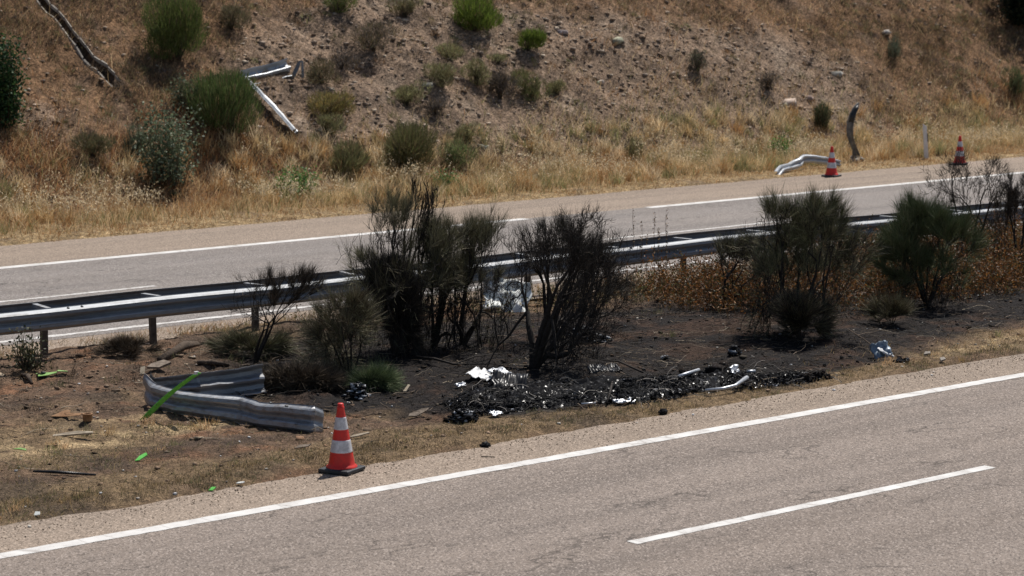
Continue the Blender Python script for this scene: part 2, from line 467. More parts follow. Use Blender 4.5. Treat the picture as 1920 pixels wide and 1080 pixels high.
def median_col(x, y):
    c = np.zeros(x.shape + (3,)) + C_DIRT
    st = sstep(.0, .5, fbm(x, y, .9, 4, 41) + .9 * np.exp(-((y - 22.3) / .7) ** 2) + .7 * G(x, y, 120, 840, 1.6, 1.0) + .5 * sstep(30.2, 31.4, y) - .5 * G(x, y, 200, 720, 2.5, 2.2))
    c = lerp(c, C_STRAW, st * .7)
    rd = sstep(.15, .6, fbm(x, y, 1.7, 3, 43)) * .55
    c = lerp(c, C_RED, rd * (1 - st))
    dk = sstep(.1, .5, fbm(x, y, 3.2, 4, 44)) * .55
    c = lerp(c, np.array((.06, .045, .033)), dk * (1 - st * .6))
    soot = sstep(.0, .45, fbm(x, y, 1.1, 4, 46) + .5 * G(x, y, 60, 900, 1.3, .8)) * .6
    c = lerp(c, np.array((.05, .04, .034)), soot)
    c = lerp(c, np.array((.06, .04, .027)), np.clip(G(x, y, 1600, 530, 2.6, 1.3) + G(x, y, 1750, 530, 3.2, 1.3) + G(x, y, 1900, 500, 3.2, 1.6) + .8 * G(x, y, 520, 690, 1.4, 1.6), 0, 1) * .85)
    c = lerp(c, np.array((.42, .31, .18)), np.clip(1.2 * G(x, y, 330, 800, .9, .3) + .9 * G(x, y, 110, 835, 1.3, .5) + .6 * G(x, y, 230, 790, .8, .3) + .9 * G(x, y, 1880, 640, 2.6, .35), 0, 1) * sstep(-.35, .2, fbm(x, y, 3, 3, 49)))
    b = burn_w(x, y)
    c = lerp(c, C_CHAR, b * .97)
    br = sstep(.05, .5, fbm(x, y, 2.2, 4, 48) + .45 * G(x, y, 1300, 630, 2.4, 1.4) - .35 * G(x, y, 900, 700, 3, 2)) * b * .3
    c = lerp(c, np.array((.13, .07, .042)), br)
    return c
C_SCREE = np.array((.235, .165, .115)); C_SCREE2 = np.array((.33, .255, .19)); C_BRN = np.array((.19, .112, .062))
def bare_w(x, y):
    b = -.16 + G(x, y, 1180, 120, 7, 3.0) + G(x, y, 1400, 190, 6, 2.2) + .9 * G(x, y, 760, 200, 4.5, 2.0) + .7 * G(x, y, 620, 170, 3, 1.5) + .7 * G(x, y, 90, 215, 2.2, 1.0) + .6 * G(x, y, 700, 40, 5, 1.5)
    return sstep(.25, .8, b + .3 * fbm(x, y, .5, 4, 51))
def hill_col(x, y):
    c = lerp(np.zeros(x.shape + (3,)) + C_BRN, C_SCREE, bare_w(x, y))
    c = lerp(c, C_SCREE2, sstep(.1, .5, fbm(x, y, 1.1, 4, 52)) * .6 * bare_w(x, y))
    c = lerp(c, np.array((.33, .24, .13)), (1 - sstep(44.6, 46.2, y)) * .8)
    c = lerp(c, np.array((.11, .08, .06)), sstep(.1, .5, fbm(x, y, 2., 4, 53)) * .5)
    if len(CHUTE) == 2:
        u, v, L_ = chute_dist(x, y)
        c = lerp(c, np.array((.05, .042, .034)), (1 - sstep(.12, .2, np.abs(v))) * (u > -1) * (1 - sstep(.72, .95, u / L_)))  # shade inside the sunken chute, put into the soil colour
    return c

def rise(a, b, n): return list(np.linspace(a, b, n, endpoint=False))
xs = np.array(rise(-300, 5, 20) + rise(5, 11, 20) + list(np.arange(11, 48, .055)) + rise(48, 70, 60) + list(np.linspace(70, 600, 25)))
ys = np.arange(21.3, 31.9, .055)
o = link('median_strip', grid_mesh('median_strip', xs, ys, terrain, median_col, M['soil'])); tag(o, kind='structure')
xs = np.array(rise(-300, 15, 20) + list(np.arange(15, 75, .085)) + rise(75, 100, 50) + list(np.linspace(100, 600, 25)))
ys = np.array(list(np.arange(42.0, 54.5, .075)) + rise(54.5, 75, 50) + list(np.linspace(75, 500, 20)))
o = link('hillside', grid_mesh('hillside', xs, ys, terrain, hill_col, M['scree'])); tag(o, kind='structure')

def sheet(name, x0, x1, y0, y1, z, mat, rag=0, step=None, kind='structure'):
    n = max(2, int((x1 - x0) / (step or (x1 - x0))) + 1)
    X = np.linspace(x0, x1, n)
    e0 = rag * (vnoise(X * 9, X * 0, 61) - .5) * 2; e1 = rag * (vnoise(X * 9, X * 0, 62) - .5) * 2
    V = [(x, y0 + a, z) for x, a in zip(X, e0)] + [(x, y1 + a, z) for x, a in zip(X, e1)]
    Fc = [(i, i + 1, n + i + 1, n + i) for i in range(n - 1)]
    o = link(name, py_mesh(name, V, Fc, mat)); return tag(o, kind=kind)
sheet('ground', -1500, 1500, -1500, 1500, -.30, M['flat_soil'])
sheet('near_shoulder', -300, 600, 20.45, 21.75, .0, M['shoulder'])
sheet('near_road', -300, 600, 9.6, 20.56, .004, M['near_asphalt'])
sheet('near_verge', -300, 600, -40, 9.7, -.01, M['flat_soil'])
sheet('far_road', -300, 600, 31.75, 39.62, .004, M['far_asphalt'])
sheet('far_shoulder', -300, 600, 39.55, 42.6, .0, M['shoulder'])
sheet('far_inner_shoulder', -300, 600, 30.4, 31.95, .0, M['shoulder'])
sheet('edge_line', 5, 60, 20.50, 20.70, .008, M['paint'], .008, .05)
sheet('lane_dash', 16.3, 21.75, 17.02, 17.17, .008, M['paint'], .006, .05)
sheet('lane_dash', 33.4, 38.85, 17.02, 17.17, .008, M['paint'], .006, .05)
sheet('lane_dash', -.7, 4.7, 17.02, 17.17, .008, M['paint'], .006, .05)
sheet('far_edge_line', 0, 34.6, 39.44, 39.70, .008, M['paint'], .008, .06)
sheet('far_edge_line', 38.1, 90, 39.40, 39.66, .008, M['paint'], .008, .06)
sheet('far_inner_line', 5, 80, 31.98, 32.12, .008, M['paint_worn'], .03, .04)
for x0, x1 in ((17.3, 22.9), (33.2, 38.9), (50.3, 55.9)):
    sheet('far_lane_dash', x0, x1, 35.68, 35.80, .008, M['paint_worn'], .01, .05)

# ------------------------------------------------------------------ median guardrail
WPROF = [(0, .0), (.004, .014), (.060, .036), (.081, .052), (.083, .096), (.072, .110), (.014, .138), (.004, .155), (.014, .172), (.072, .200), (.083, .214), (.081, .258), (.060, .274), (.004, .296), (0, .31)]
def rail_beam(x0, x1, y, side, z0, mat, dents=0., seed=0):
    n = 17; X = np.linspace(x0, x1, n)
    def pf(i, x):
        wz = .012 * math.sin(x * .45) + .006 * math.sin(x * 1.7)
        wy = .012 * math.sin(x * .6)
        return [(x, y + wy + side * (d + dents * (fbm(x, h * 4, 2., 2, 70 + seed))), z0 + wz + h) for d, h in WPROF]
    return sweep('beam', X, pf, mat, False, False)
t = empty('guardrail', (17.6, 30.4, 0), 'long double sided galvanised steel guardrail standing in the median between the carriageways', 'guardrail')
def child(name, me, par, **k):
    o = link(name, me); o.parent = par
    o.matrix_parent_inverse = Matrix.Translation(par.location).inverted() if par.type == 'EMPTY' and par.parent is None else Matrix.Identity(4)
    return tag(o, **k)
PSP = 1.79
bolt_me = lathe('bolt', [(.0001, .012), (.010, .011), (.014, .006), (.014, 0)], M['rubber'], 8)
jx = 17.62 - 4 * PSP
i = 0
while jx < 72:
    f = child('beam', rail_beam(jx - .16, jx + 2 * PSP + .16, 30.08 - (i % 2) * .006, -1, .44, M['galv'], .0, i), t); solidify(f, .003)
    g = child('beam', rail_beam(jx - .16, jx + 2 * PSP + .16, 30.72 + (i % 2) * .003, 1, .44, M['galv_old'], .0, i + 3), t); solidify(g, .003)
    if jx < 48:
        for dx in (-.1, .12):
            b = child('bolt', bolt_me, f); b.location = (jx + dx + .3, 30.08 - .05, .44 + .288); b.rotation_euler = (R(38), 0, 0); b.scale = (1.6, 1.6, 1.3)
    jx += 2 * PSP; i += 1
post_mes = [box_mesh('post', .10, .055, .74, M['post_dark'], jit=.002, z0=-.12) for _ in range(3)]
sp_me = box_mesh('spacer', .075, .50, .05, M['galv'], jit=.002)
br_me = box_mesh('spacer_bracket', .06, .06, .14, M['galv_old'], jit=.003)
for k in range(-4, 30):
    x = 17.64 + k * PSP
    p = child('post', post_mes[k % 3], t); p.location = (x, 30.4, 0); p.rotation_euler = (random.uniform(-.02, .02), random.uniform(-.02, .02), 0)
    s = child('spacer', sp_me, t); s.location = (x, 30.40, .685); s.rotation_euler = (random.uniform(-.04, .04), 0, random.uniform(-.06, .06))
    b = child('spacer_bracket', br_me, t); b.location = (x, 30.14, .50)

# ------------------------------------------------------------------ loose, bent rail pieces
def resample(pts, n):
    P = np.array(pts, float); d = np.r_[0, np.cumsum(np.linalg.norm(np.diff(P[:, :3], axis=0), axis=1))]
    s = np.linspace(0, d[-1], n); return np.stack([np.interp(s, d, P[:, j]) for j in range(P.shape[1])], 1)
def smooth_path(P, it=2):
    P = P.copy()
    for _ in range(it): P[1:-1] = (P[:-2] + 2 * P[1:-1] + P[2:]) / 4
    return P
def bent_beam(name, pts, mat, n=60, crush=.02, seed=0, scale=1., flip=1, sm=1):
    """pts rows: x y z tilt(deg, away from the normal side) height factor; a W profile follows the line"""
    P = smooth_path(resample(pts, n), sm)
    def pf(i, p):
        a = P[min(i + 1, n - 1), :3] - P[max(i - 1, 0), :3]; a /= np.linalg.norm(a)
        up = np.array([0, 0, 1.]); side = np.cross(a, up); side /= np.linalg.norm(side); up = np.cross(side, a)
        tl = R(p[3]); u2 = up * math.cos(tl) + side * math.sin(tl) * -flip; s2 = side * math.cos(tl) * flip + up * math.sin(tl)
        out = []
        for d, h in WPROF:
            e = crush * float(fbm(i * .13 + seed * 3, h * 5, 1., 3, seed + 80))
            e2 = crush * .7 * float(fbm(i * .21 + seed * 5, h * 3 + 9, 1., 2, seed + 90))
            out.append(tuple(p[:3] + u2 * ((h * p[4]) * scale + e2) + s2 * (d * p[5] * scale + e)))
        return out
    return sweep(name, P, pf, mat, False, False)
def base_path(px, z=0.0):
    return [tuple(at(x, y) + np.array([0, 0, dz])) + (tl, hf, df) for x, y, dz, tl, hf, df in px]
# folded beam lying left of the cone: front leg, sharp fold at the left, back leg
def shifted(rows, loc): return [(r[0] - loc[0], r[1] - loc[1], r[2] - loc[2]) + tuple(r[3:]) for r in rows]
rows = base_path([(604, 811, -.04, 4, 1.0, .12), (585, 811, -.04, 8, 1.15, .5), (560, 808, -.03, 12, 1.1, .9), (480, 799, -.02, 14, 1.0, .8), (445, 794, -.01, 18, 1.1, .6), (400, 787, .0, 15, .97, .9), (330, 776, .0, 14, .95, .9), (288, 768, .0, 8, 1.0, .8), (276, 762, .02, -4, 1.3, .25)])
loc = rows[3][:3]
t = empty('folded_rail', loc, 'folded galvanised guardrail beam bent into a V on the soil left of the near cone', 'guardrail beam')
o = link('front_leg', bent_beam('front_leg', shifted(rows, loc), M['galv_torn'], 90, .012, 1, flip=-1, sm=0), t); solidify(o, .004)
rows2 = base_path([(276, 762, .02, 4, 1.3, .25), (292, 758, .0, -8, 1.05, .9), (380, 750, .0, -14, 1.1, 1.1), (450, 744, .0, -12, 1.15, 1.1), (500, 741, .02, -8, 1.2, 1.1)])
o = link('back_leg', bent_beam('back_leg', shifted(rows2, loc), M['galv_torn'], 60, .012, 4, flip=-1, sm=0), t); solidify(o, .004)
for px, py in ((507, 756), (537, 762)):
    b = link('bolt_hole', bolt_me, t); b.rotation_euler = (R(20), 0, 0)
    q = zat(px, py, at(px, py + 48)[1] - .06); b.location = tuple(q - np.array(loc)); b.scale = (1.6, 1.6, 1.2)
# green strip leaning over it
a = zat(270, 788, at(270, 790)[1]); b = zat(368, 702, loc[1] + .35)
a = at(270, 789) + np.array([0, 0, .015])
d = b - a; ln = np.linalg.norm(d)
P = [a + d * t_ + np.array([0, 0, .035 * math.sin(t_ * 3.14)]) for t_ in np.linspace(0, 1, 14)]
sd = np.array([.032, -.04, .016])
def strip(i, p, w=1.): return [tuple(p - sd * 1.2 * w), tuple(p - sd * .4 * w + np.array([0, -.004, .012])), tuple(p + np.array([0, 0, -.004])), tuple(p + sd * .5 * w + np.array([0, -.004, .012])), tuple(p + sd * 1.2 * w)]
t = empty('green_strip', a, 'bright green plastic strip leaning across the folded guardrail beam', 'plastic strip')
Pl = [p - a for p in P]
o = link('channel', sweep('channel', Pl, strip, M['green']), t); solidify(o, .006)
for tt in (.25, .5, .74):
    q = d * tt + np.array([0, 0, .035 * math.sin(tt * 3.14) + .012])
    o = link('clip', box_mesh('clip', .03, .02, .02, M['black_plastic']), t, q)
o = link('end_cap', box_mesh('end_cap', .05, .03, .035, M['white_plastic'], jit=.008), t, d)

# beam pieces beyond the far carriageway
rows = [tuple(zat(x, y, Y) + np.array([0, 0, -.0])) + (tl, hf, df) for x, y, Y, tl, hf, df in
        [(1461, 333, 42.9, 30, .85, .9), (1470, 322, 43.0, 40, .8, .9), (1488, 318, 43.1, 45, .85, .9), (1500, 314, 43.2, 10, 1., .9), (1503, 306, 43.5, -10, .95, .8), (1520, 305, 43.5, 10, .85, .9), (1548, 308, 43.4, 15, .8, .9), (1574, 313, 43.3, 15, .7, .9)]]
loc = at(1500, 322)
t = empty('twisted_rail', loc, 'twisted pale guardrail beam crumpled on the far verge just left of a cone', 'guardrail beam')
o = link('beam', bent_beam('beam', shifted(rows, loc), M['galv_white'], 60, .012, 7, sm=0, scale=.8), t); solidify(o, .005)
# V shaped one on the hill
RT0 = np.array([math.sin(AZ), -math.cos(AZ), 0]); FW0 = np.array([math.cos(AZ), math.sin(AZ), 0])
p0, p1, p2, p3 = at(557, 256), at(466, 165), at(552, 150), at(568, 140)
up = np.array([0, 0, .10])
rows = [tuple(p0 + up * .3) + (55, .9, 1), tuple((p0 + p1) / 2 + up) + (55, .9, 1), tuple(p1 + up * 1.2) + (60, .9, 1)]
loc = p1
t = empty('hill_rail', loc, 'galvanised guardrail beam bent to a V lying on the hillside behind a green broom', 'guardrail beam')
o = link('lower_leg', bent_beam('lower_leg', shifted(rows, loc), M['galv_white'], 40, .02, 9), t); solidify(o, .005)
rows = [tuple(p1 + up * .4) + (-35, 1.05, 1), tuple((p1 + p2) / 2 + up * .6) + (-30, 1.05, 1), tuple(p2 + up * 1.1) + (-25, 1.05, 1)]
o = link('upper_leg', bent_beam('upper_leg', shifted(rows, loc), M['galv_white'], 40, .02, 10, scale=1.35, flip=-1), t); solidify(o, .005)
e0 = p2 - loc + RT0 * -.02
pl_ = [(-.08, 0, .02), (.0, -.05, .0), (.13, -.03, .26), (.19, .0, .46), (.12, .05, .44), (.0, .07, .22)]
V = [tuple(e0 + RT0 * a_ + FW0 * b_ + np.array([0, 0, c_])) for a_, b_, c_ in pl_]
o = link('bent_end', py_mesh('bent_end', V, [(0, 1, 2, 5), (5, 2, 3, 4)], M['galv_old']), t); solidify(o, .012)
V = [tuple(e0 + RT0 * a_ + FW0 * b_ + np.array([0, 0, c_])) for a_, b_, c_ in [(.19, 0, .46), (.23, .06, .44), (.25, .05, .05), (.20, -.03, .02)]]
o = link('torn_edge', py_mesh('torn_edge', V, [(0, 1, 2, 3)], M['galv_old']), t); solidify(o, .012)

# ------------------------------------------------------------------ cones, delineator, bent post
def cone(loc, label, rz, skew=(0, 0)):
    t = empty('traffic_cone', loc, label, 'traffic cone', 'red and white traffic cones', rz)
    def rad(z): return .150 + (.033 - .150) * (z - .05) / .68
    zs = [.05, .21, .345, .475, .62, .70]
    o = link('base', box_mesh('base', .385, .385, .045, M['rubber'], jit=.004), t); bevel(o, .012)
    o = link('base_ring', lathe('base_ring', [(.178, .040), (.172, .052), (.15, .06)], M['rubber'], 24), t)
    segs = [('cone_body', .05, .75), ]
    prof = [(.172, .05), (.170, .062), (.152, .075)] + [(rad(z), z) for z in np.linspace(.09, .69, 14)] + [(.040, .70), (.042, .715), (.032, .722), (.034, .748), (.026, .756), (.001, .757)]
    link('cone_body', lathe('cone_body', prof, M['orange'], 40, skew), t)
    for z0, z1 in ((.22, .355), (.47, .605)):
        link('reflective_band', lathe('reflective_band', [(rad(z0) + .0, z0), (rad(z0) + .003, z0 + .002)] + [(rad(z) + .003, z) for z in np.linspace(z0 + .01, z1 - .01, 5)] + [(rad(z1) + .003, z1 - .002), (rad(z1), z1)], M['band'], 40, skew), t)
    return t
cone(at(641, 885) * np.array([1, 1, 0]) + np.array([0, 0, .006]), 'nearest red and white cone at the median edge beside the near carriageway', R(22), (-.01, .006))
cone(at(1559, 331) * np.array([1, 1, 0]), 'red and white cone on the far shoulder next to the twisted pale beam', R(14))
cone(at(1799, 309) * np.array([1, 1, 0]) + np.array([0, 0, .01]), 'red and white cone on the far shoulder partly hidden behind bare dark shrub', R(30))
p = at(1738, 297)
t = empty('delineator_post', p, 'leaning white roadside marker post standing in straw coloured grass of the far verge', 'marker post', rz=AZ - R(90))
o = link('shaft', py_mesh('shaft', [(-.07, -.03, -.1), (.05, -.03, -.1), (.05, .03, -.1), (-.07, .03, -.1), (-.135, -.04, .93), (-.03, -.04, .86), (-.03, .01, .86), (-.135, .01, .93)], [(0, 1, 5, 4), (1, 2, 6, 5), (2, 3, 7, 6), (3, 0, 4, 7), (4, 5, 6, 7), (3, 2, 1, 0)], M['white_plastic']), t); bevel(o, .008)
link('reflector', py_mesh('reflector', [(.006, -.045, .44), (-.018, -.047, .68), (-.003, -.047, .68), (.021, -.045, .44), (.012, 0.03, .44), (-.012, .03, .68), (.000, .03, .68), (.027, .03, .44)], [(0, 3, 2, 1), (3, 7, 6, 2), (4, 5, 6, 7), (0, 1, 5, 4), (1, 2, 6, 5), (0, 4, 7, 3)], M['black_plastic']), t)
# bent post
base = at(1606, 302)
pts = [zat(x, y, base[1]) for x, y in ((1607, 306), (1606, 296), (1604, 282), (1598, 268), (1594, 255), (1593, 242), (1595, 228), (1599, 214), (1604, 203), (1607, 197))]
t = empty('bent_post', base, 'bent grey steel rail post with dark torn hollow top on the far verge', 'post')
W = [.14, .12, .075, .075, .085, .09, .09, .085, .08, .05]
rt = np.array([math.sin(AZ), -math.cos(AZ), 0]); fw = np.array([math.cos(AZ), math.sin(AZ), 0])
def upf(i, p):
    w = W[i]; p = np.array(p)
    a = [(-1, .35), (-1.0, -.5), (-.55, -.75), (.55, -.75), (1.0, -.5), (1, .35), (.8, .35), (.8, -.4), (-.8, -.4), (-.8, .35)]
    j = random.uniform(-.006, .006)
    return [tuple(p + rt * x * w + fw * (-y) * w + np.array([0, 0, j + (.07 * (x > 0) if i == len(W) - 1 else 0)])) for x, y in a]
o = link('shaft', sweep('shaft', [q - base for q in pts], upf, M['post_grey'], True), t)
o = link('torn_top', sweep('torn_top', [q - base for q in pts[-4:]], lambda i, p: [tuple(np.array(p) + rt * x * [.07, .075, .065, .02][i] - fw * (.105)) for x in (-.8, -.3, .5, .8)], M['char'], False), t); solidify(o, .01)
q, T_, c = stones(rng.normal(0, .05, (14, 3)) * [1.6, 1.6, .6] + [0, 0, .05], rng.uniform(.08, .2, 14), np.full(14, .8), vary((.27, .25, .22), 14))
link('footing', tri_mesh('footing', q, T_, M['rock'], c), t)

# ------------------------------------------------------------------ drainage chute on the hill
(x0, y0), (x1, y1) = CHUTE
dx, dy = x1 - x0, y1 - y0; L = math.hypot(dx, dy); ux, uy = dx / L, dy / L
cz = float(terrain(x0, y0, False))
t = empty('drainage_chute', (x0, y0, cz), 'narrow concrete drainage chute with dark channel running down the upper left hillside', 'drainage channel')
nseg = 15
for s in range(nseg):
    if s in (12,): continue
    for sg in (-1, 1):
        a0, a1 = s / nseg * L + .02, (s + 1) / nseg * L - .02
        V = []
        for a_ in (a0, a1):
            for off, dz in ((.13, -.06), (.13, .02), (.165, .02), (.18, -.08)):
                X = x0 + ux * a_ - uy * off * sg; Y = y0 + uy * a_ + ux * off * sg
                V.append((X - x0, Y - y0, float(terrain(X, Y, False)) + dz - cz - (.13 * max(0, s - 9) / 4) + .02 * random.random()))
        Fc = [(0, 1, 5, 4), (1, 2, 6, 5), (2, 3, 7, 6), (0, 3, 2, 1), (4, 5, 6, 7), (0, 4, 7, 3)]
        link('kerb_stone', py_mesh('kerb_stone', V, Fc, M['concrete']), t)

# ------------------------------------------------------------------ grass and ground cover
def scatter(n, x0, x1, y0, y1, dens):
    X = rng.uniform(x0, x1, n); Y = rng.uniform(y0, y1, n)
    keep = rng.uniform(0, 1, n) < dens(X, Y); X, Y = X[keep], Y[keep]
    return X, Y
def grass_obj(name, parts, label, mat='grass', cat='grass'):
    V, T_, C = join(parts)
    o = link(name, tri_mesh(name, V, T_, M[mat], C)); return tag(o, label, cat, kind='stuff')
S1, S2, S3, S4, S5 = (.58, .445, .26), (.45, .315, .16), (.37, .205, .09), (.19, .12, .07), (.17, .18, .07)
def hgrass(X, Y, hmin, hmax, w, cols, lean=.25, wts=None):
    n = len(X); Z = terrain(X, Y) - .02
    h = rng.uniform(hmin, hmax, n)
    D = np.stack([rng.normal(0, lean, n), rng.normal(0, lean, n) - .12 * (Y > 45), np.ones(n)], 1); D = nrm(D) * h[:, None]
    bend = np.stack([rng.normal(.0, .25, n) * h, rng.normal(-.05, .25, n) * h, -rng.uniform(0, .25, n) * h], 1)
    c = pal(cols, n, .2, wts)
    return blades(np.stack([X, Y, Z], 1), D, w, bend, c, np.clip(c * 1.15, 0, .9))
def clump(X, Y, f, seed, a=-.1, b=.35): return sstep(a, b, fbm(X, Y, f, 3, seed))
# dry grass of the verge foot
def d_foot(X, Y):
    e = np.exp(-((np.abs(Y - 45.6 + .6 * fbm(X, Y * 0, .2, 3, 101))) / 1.7) ** 2)
    lft = 1 + .35 * sstep(34, 22, X)
    return np.clip(e * (.35 + .65 * clump(X, Y, 1.2, 102)) * lft, 0, 1) * (1 - sstep(42.9, 42.5, Y))
X, Y = scatter(190000, 19, 74, 42.55, 49.5, d_foot)
warm = fbm(X, Y, .35, 3, 104) > .12
pa = hgrass(X[~warm], Y[~warm], .12, .50, .011, [S1, S1, S2, S5], .3)
pb = hgrass(X[warm], Y[warm], .12, .42, .011, [S2, S3, S3, S1], .3)
X, Y = scatter(60000, 19, 74, 42.5, 44.8, lambda a, b: .3 + .7 * clump(a, b, 1.8, 105))
pc = hgrass(X, Y, .04, .16, .011, [S1, S2, S3, S3], .5)
# wild oat seed heads
X, Y = scatter(14000, 20, 72, 43.3, 47.8, lambda a, b: clump(a, b, .7, 107, -.05, .3) * np.exp(-((b - 45.2) / 1.3) ** 2))
n = len(X); Z = terrain(X, Y); h = rng.uniform(.4, .75, n)
D = nrm(np.stack([rng.normal(0, .2, n), rng.normal(-.1, .2, n), np.ones(n)], 1)) * h[:, None]
P = np.stack([X, Y, Z], 1)
po = slivers(P, D, .007, pal([S1], n))
k = 7
Pt = np.repeat(P + D * .98, k, 0) - np.repeat(D, k, 0) * rng.uniform(0, .35, (n * k, 1)) + rng.normal(0, .035, (n * k, 3))
po2 = blades(Pt, np.stack([rng.normal(0, .02, n * k), rng.normal(0, .02, n * k), -rng.uniform(.02, .045, n * k)], 1), .02, np.zeros((n * k, 3)), pal([(.72, .61, .42), (.6, .48, .30)], n * k))
grass_obj('verge_grass', [pa, pb, pc, po, po2], 'dry straw coloured grass and wild oats along the foot of the hillside')
# upper slope grass
def d_slope(X, Y):
    d = (1 - bare_w(X, Y) * .86) * (.12 + .88 * clump(X, Y, .8, 111, -.25, .3))
    u, v, L_ = chute_dist(X, Y)
    return np.clip(d, 0, 1) * sstep(46, 47, Y) * (1 - .75 * np.exp(-(v / .22) ** 4) * (u < L_ * .8))
X, Y = scatter(330000, 20, 74, 46, 54.5, d_slope)
zone = fbm(X, Y, .28, 3, 112) + .5 * np.exp(-((X - 28) / 4) ** 2) + .35 * sstep(52, 62, X)
r1 = zone > .22
pa = hgrass(X[r1], Y[r1], .07, .34, .013, [(.30, .15, .07), (.38, .195, .085), (.20, .11, .06), (.40, .26, .13)], .4)
pb = hgrass(X[~r1], Y[~r1], .05, .26, .013, [S4, (.26, .17, .10), (.15, .10, .07), (.18, .16, .08), (.34, .23, .12)], .45)
X, Y = scatter(4500, 20, 74, 46, 54.5, lambda a, b: .7 * (1 - bare_w(a, b)))
pl = hgrass(X, Y, .35, .7, .009, [S1, S2, (.5, .38, .22)], .5)
X, Y = scatter(9000, 36, 56, 48, 53, lambda a, b: np.clip(G(a, b, 1250, 150, 2.6, .7) + G(a, b, 1380, 30, 2.5, .6) + G(a, b, 1740, 60, 1.5, .8), 0, 1))
pz = hgrass(X, Y, .08, .3, .013, [(.42, .24, .11), (.36, .2, .09), S1], .45)
grass_obj('slope_grass', [pa, pb, pl, pz], 'short rusty and brown dry grass in patches over the hillside')
# low dry scrub in tufts
def tufts(n, dens, label, name, cols, r_=(.06, .22), k=46):
    X, Y = scatter(n, 21, 73, 45.6, 54.3, dens); m = len(X); rr = rng.uniform(r_[0], r_[1], m)
    i = np.repeat(np.arange(m), k); d = unit(m * k, .3); d[:, 2] = np.abs(d[:, 2])
    cx = X[i] + d[:, 0] * rr[i] * .7; cy = Y[i] + d[:, 1] * rr[i] * .7
    P = np.stack([cx, cy, terrain(X, Y)[i] + d[:, 2] * rr[i] * .55 - .02 + (cy - Y[i]) * .6], 1)
    base = pal(cols, m, .15)
    c = np.clip(base[i] * (1 + rng.normal(0, .22, (m * k, 1))), .005, .9)
    V, T_, C = blades(P, nrm(d + rng.normal(0, .4, d.shape) + [0, 0, .8]) * (rr[i] * rng.uniform(.35, .9, m * k))[:, None], .012, np.zeros(d.shape), c)
    o = link(name, tri_mesh(name, V, T_, M['leaf'], C)); tag(o, label, 'scrub', kind='stuff')
tufts(5200, lambda a, b: (.18 + .82 * clump(a, b, .55, 161, -.15, .3)) * (1 - .62 * bare_w(a, b)) * sstep(45.6, 47, b), 'low brown and olive tufts of dry scrub scattered over the hillside', 'dry_scrub', [(.20, .14, .085), (.14, .105, .07), (.28, .17, .09), (.20, .19, .09), (.12, .095, .08), (.30, .24, .13)])
def tussocks(X, Y, hmin, hmax, cols, label, name, rad=.07, per=40, w=.012):
    i = np.repeat(np.arange(len(X)), per); m = len(i)
    P = np.stack([X[i] + rng.normal(0, rad, m), Y[i] + rng.normal(0, rad, m), 0 * X[i]], 1); P[:, 2] = terrain(P[:, 0], P[:, 1]) - .015
    hh_ = rng.uniform(hmin, hmax, len(X))[i] * rng.uniform(.5, 1.05, m)
    D = nrm(np.stack([rng.normal(0, .3, m), rng.normal(-.05, .3, m), np.ones(m)], 1)) * hh_[:, None]
    c = pal(cols, len(X), .12)[i] * (1 + rng.normal(0, .15, (m, 1)))
    bend = rng.normal(0, .16, (m, 3)) * hh_[:, None]; bend[:, 2] = -np.abs(bend[:, 2])
    return grass_obj(name, [blades(P, D, w, bend, c, c * 1.2)], label)
X, Y = scatter(2300, 20, 73, 43.7, 47.4, lambda a, b: clump(a, b, .5, 171, -.3, .25))
tussocks(X, Y, .22, .68, [(.62, .49, .29), (.52, .38, .20), (.27, .26, .12), (.70, .57, .38), (.42, .25, .11)], 'tall pale tussocks of dead grass along the foot of the hillside', 'tall_grass')
X, Y = scatter(3800, 9, 46, 21.75, 31.2, lambda a, b: np.clip(1.2 * G(a, b, 330, 795, .75, .2) + .5 * G(a, b, 20, 960, .9, .35) + .5 * G(a, b, 120, 840, 1.8, .7) + .3 * G(a, b, 1890, 640, 2.4, .4) + .25 * np.exp(-((b - 30.9) / .25) ** 2), 0, 1))
tussocks(X, Y, .06, .22, [(.58, .39, .22), (.40, .28, .15), (.24, .23, .11), (.46, .31, .15)], 'small straw coloured tussocks on the median strip', 'dry_tussocks', .05, 34, .006)
X, Y = scatter(9000, 9, 48, 21.72, 23.0, lambda a, b: np.exp(-((b - 22.0) / .45) ** 2) * (.25 + .75 * clump(a, b, 1.6, 181, -.3, .2)))
tussocks(X, Y, .02, .095, [(.30, .22, .12), (.20, .155, .085), (.13, .10, .06), (.16, .16, .08), (.08, .062, .042), (.38, .28, .15)], 'rough scorched grass fringe along the near carriageway edge', 'edge_grass', .05, 16, .006)
X, Y = scatter(1200, 10, 32, 25.5, 30.2, lambda a, b: np.clip(G(a, b, 330, 660, 2.6, 1.3) + .9 * G(a, b, 560, 690, 1.3, 1.4) + .3, 0, 1) * .45)
tussocks(X, Y, .05, .2, [(.09, .065, .045), (.14, .10, .065), (.05, .04, .03), (.12, .12, .06)], 'dark withered weeds in the churned soil under the rail', 'withered_weeds', .08, 30, .006)
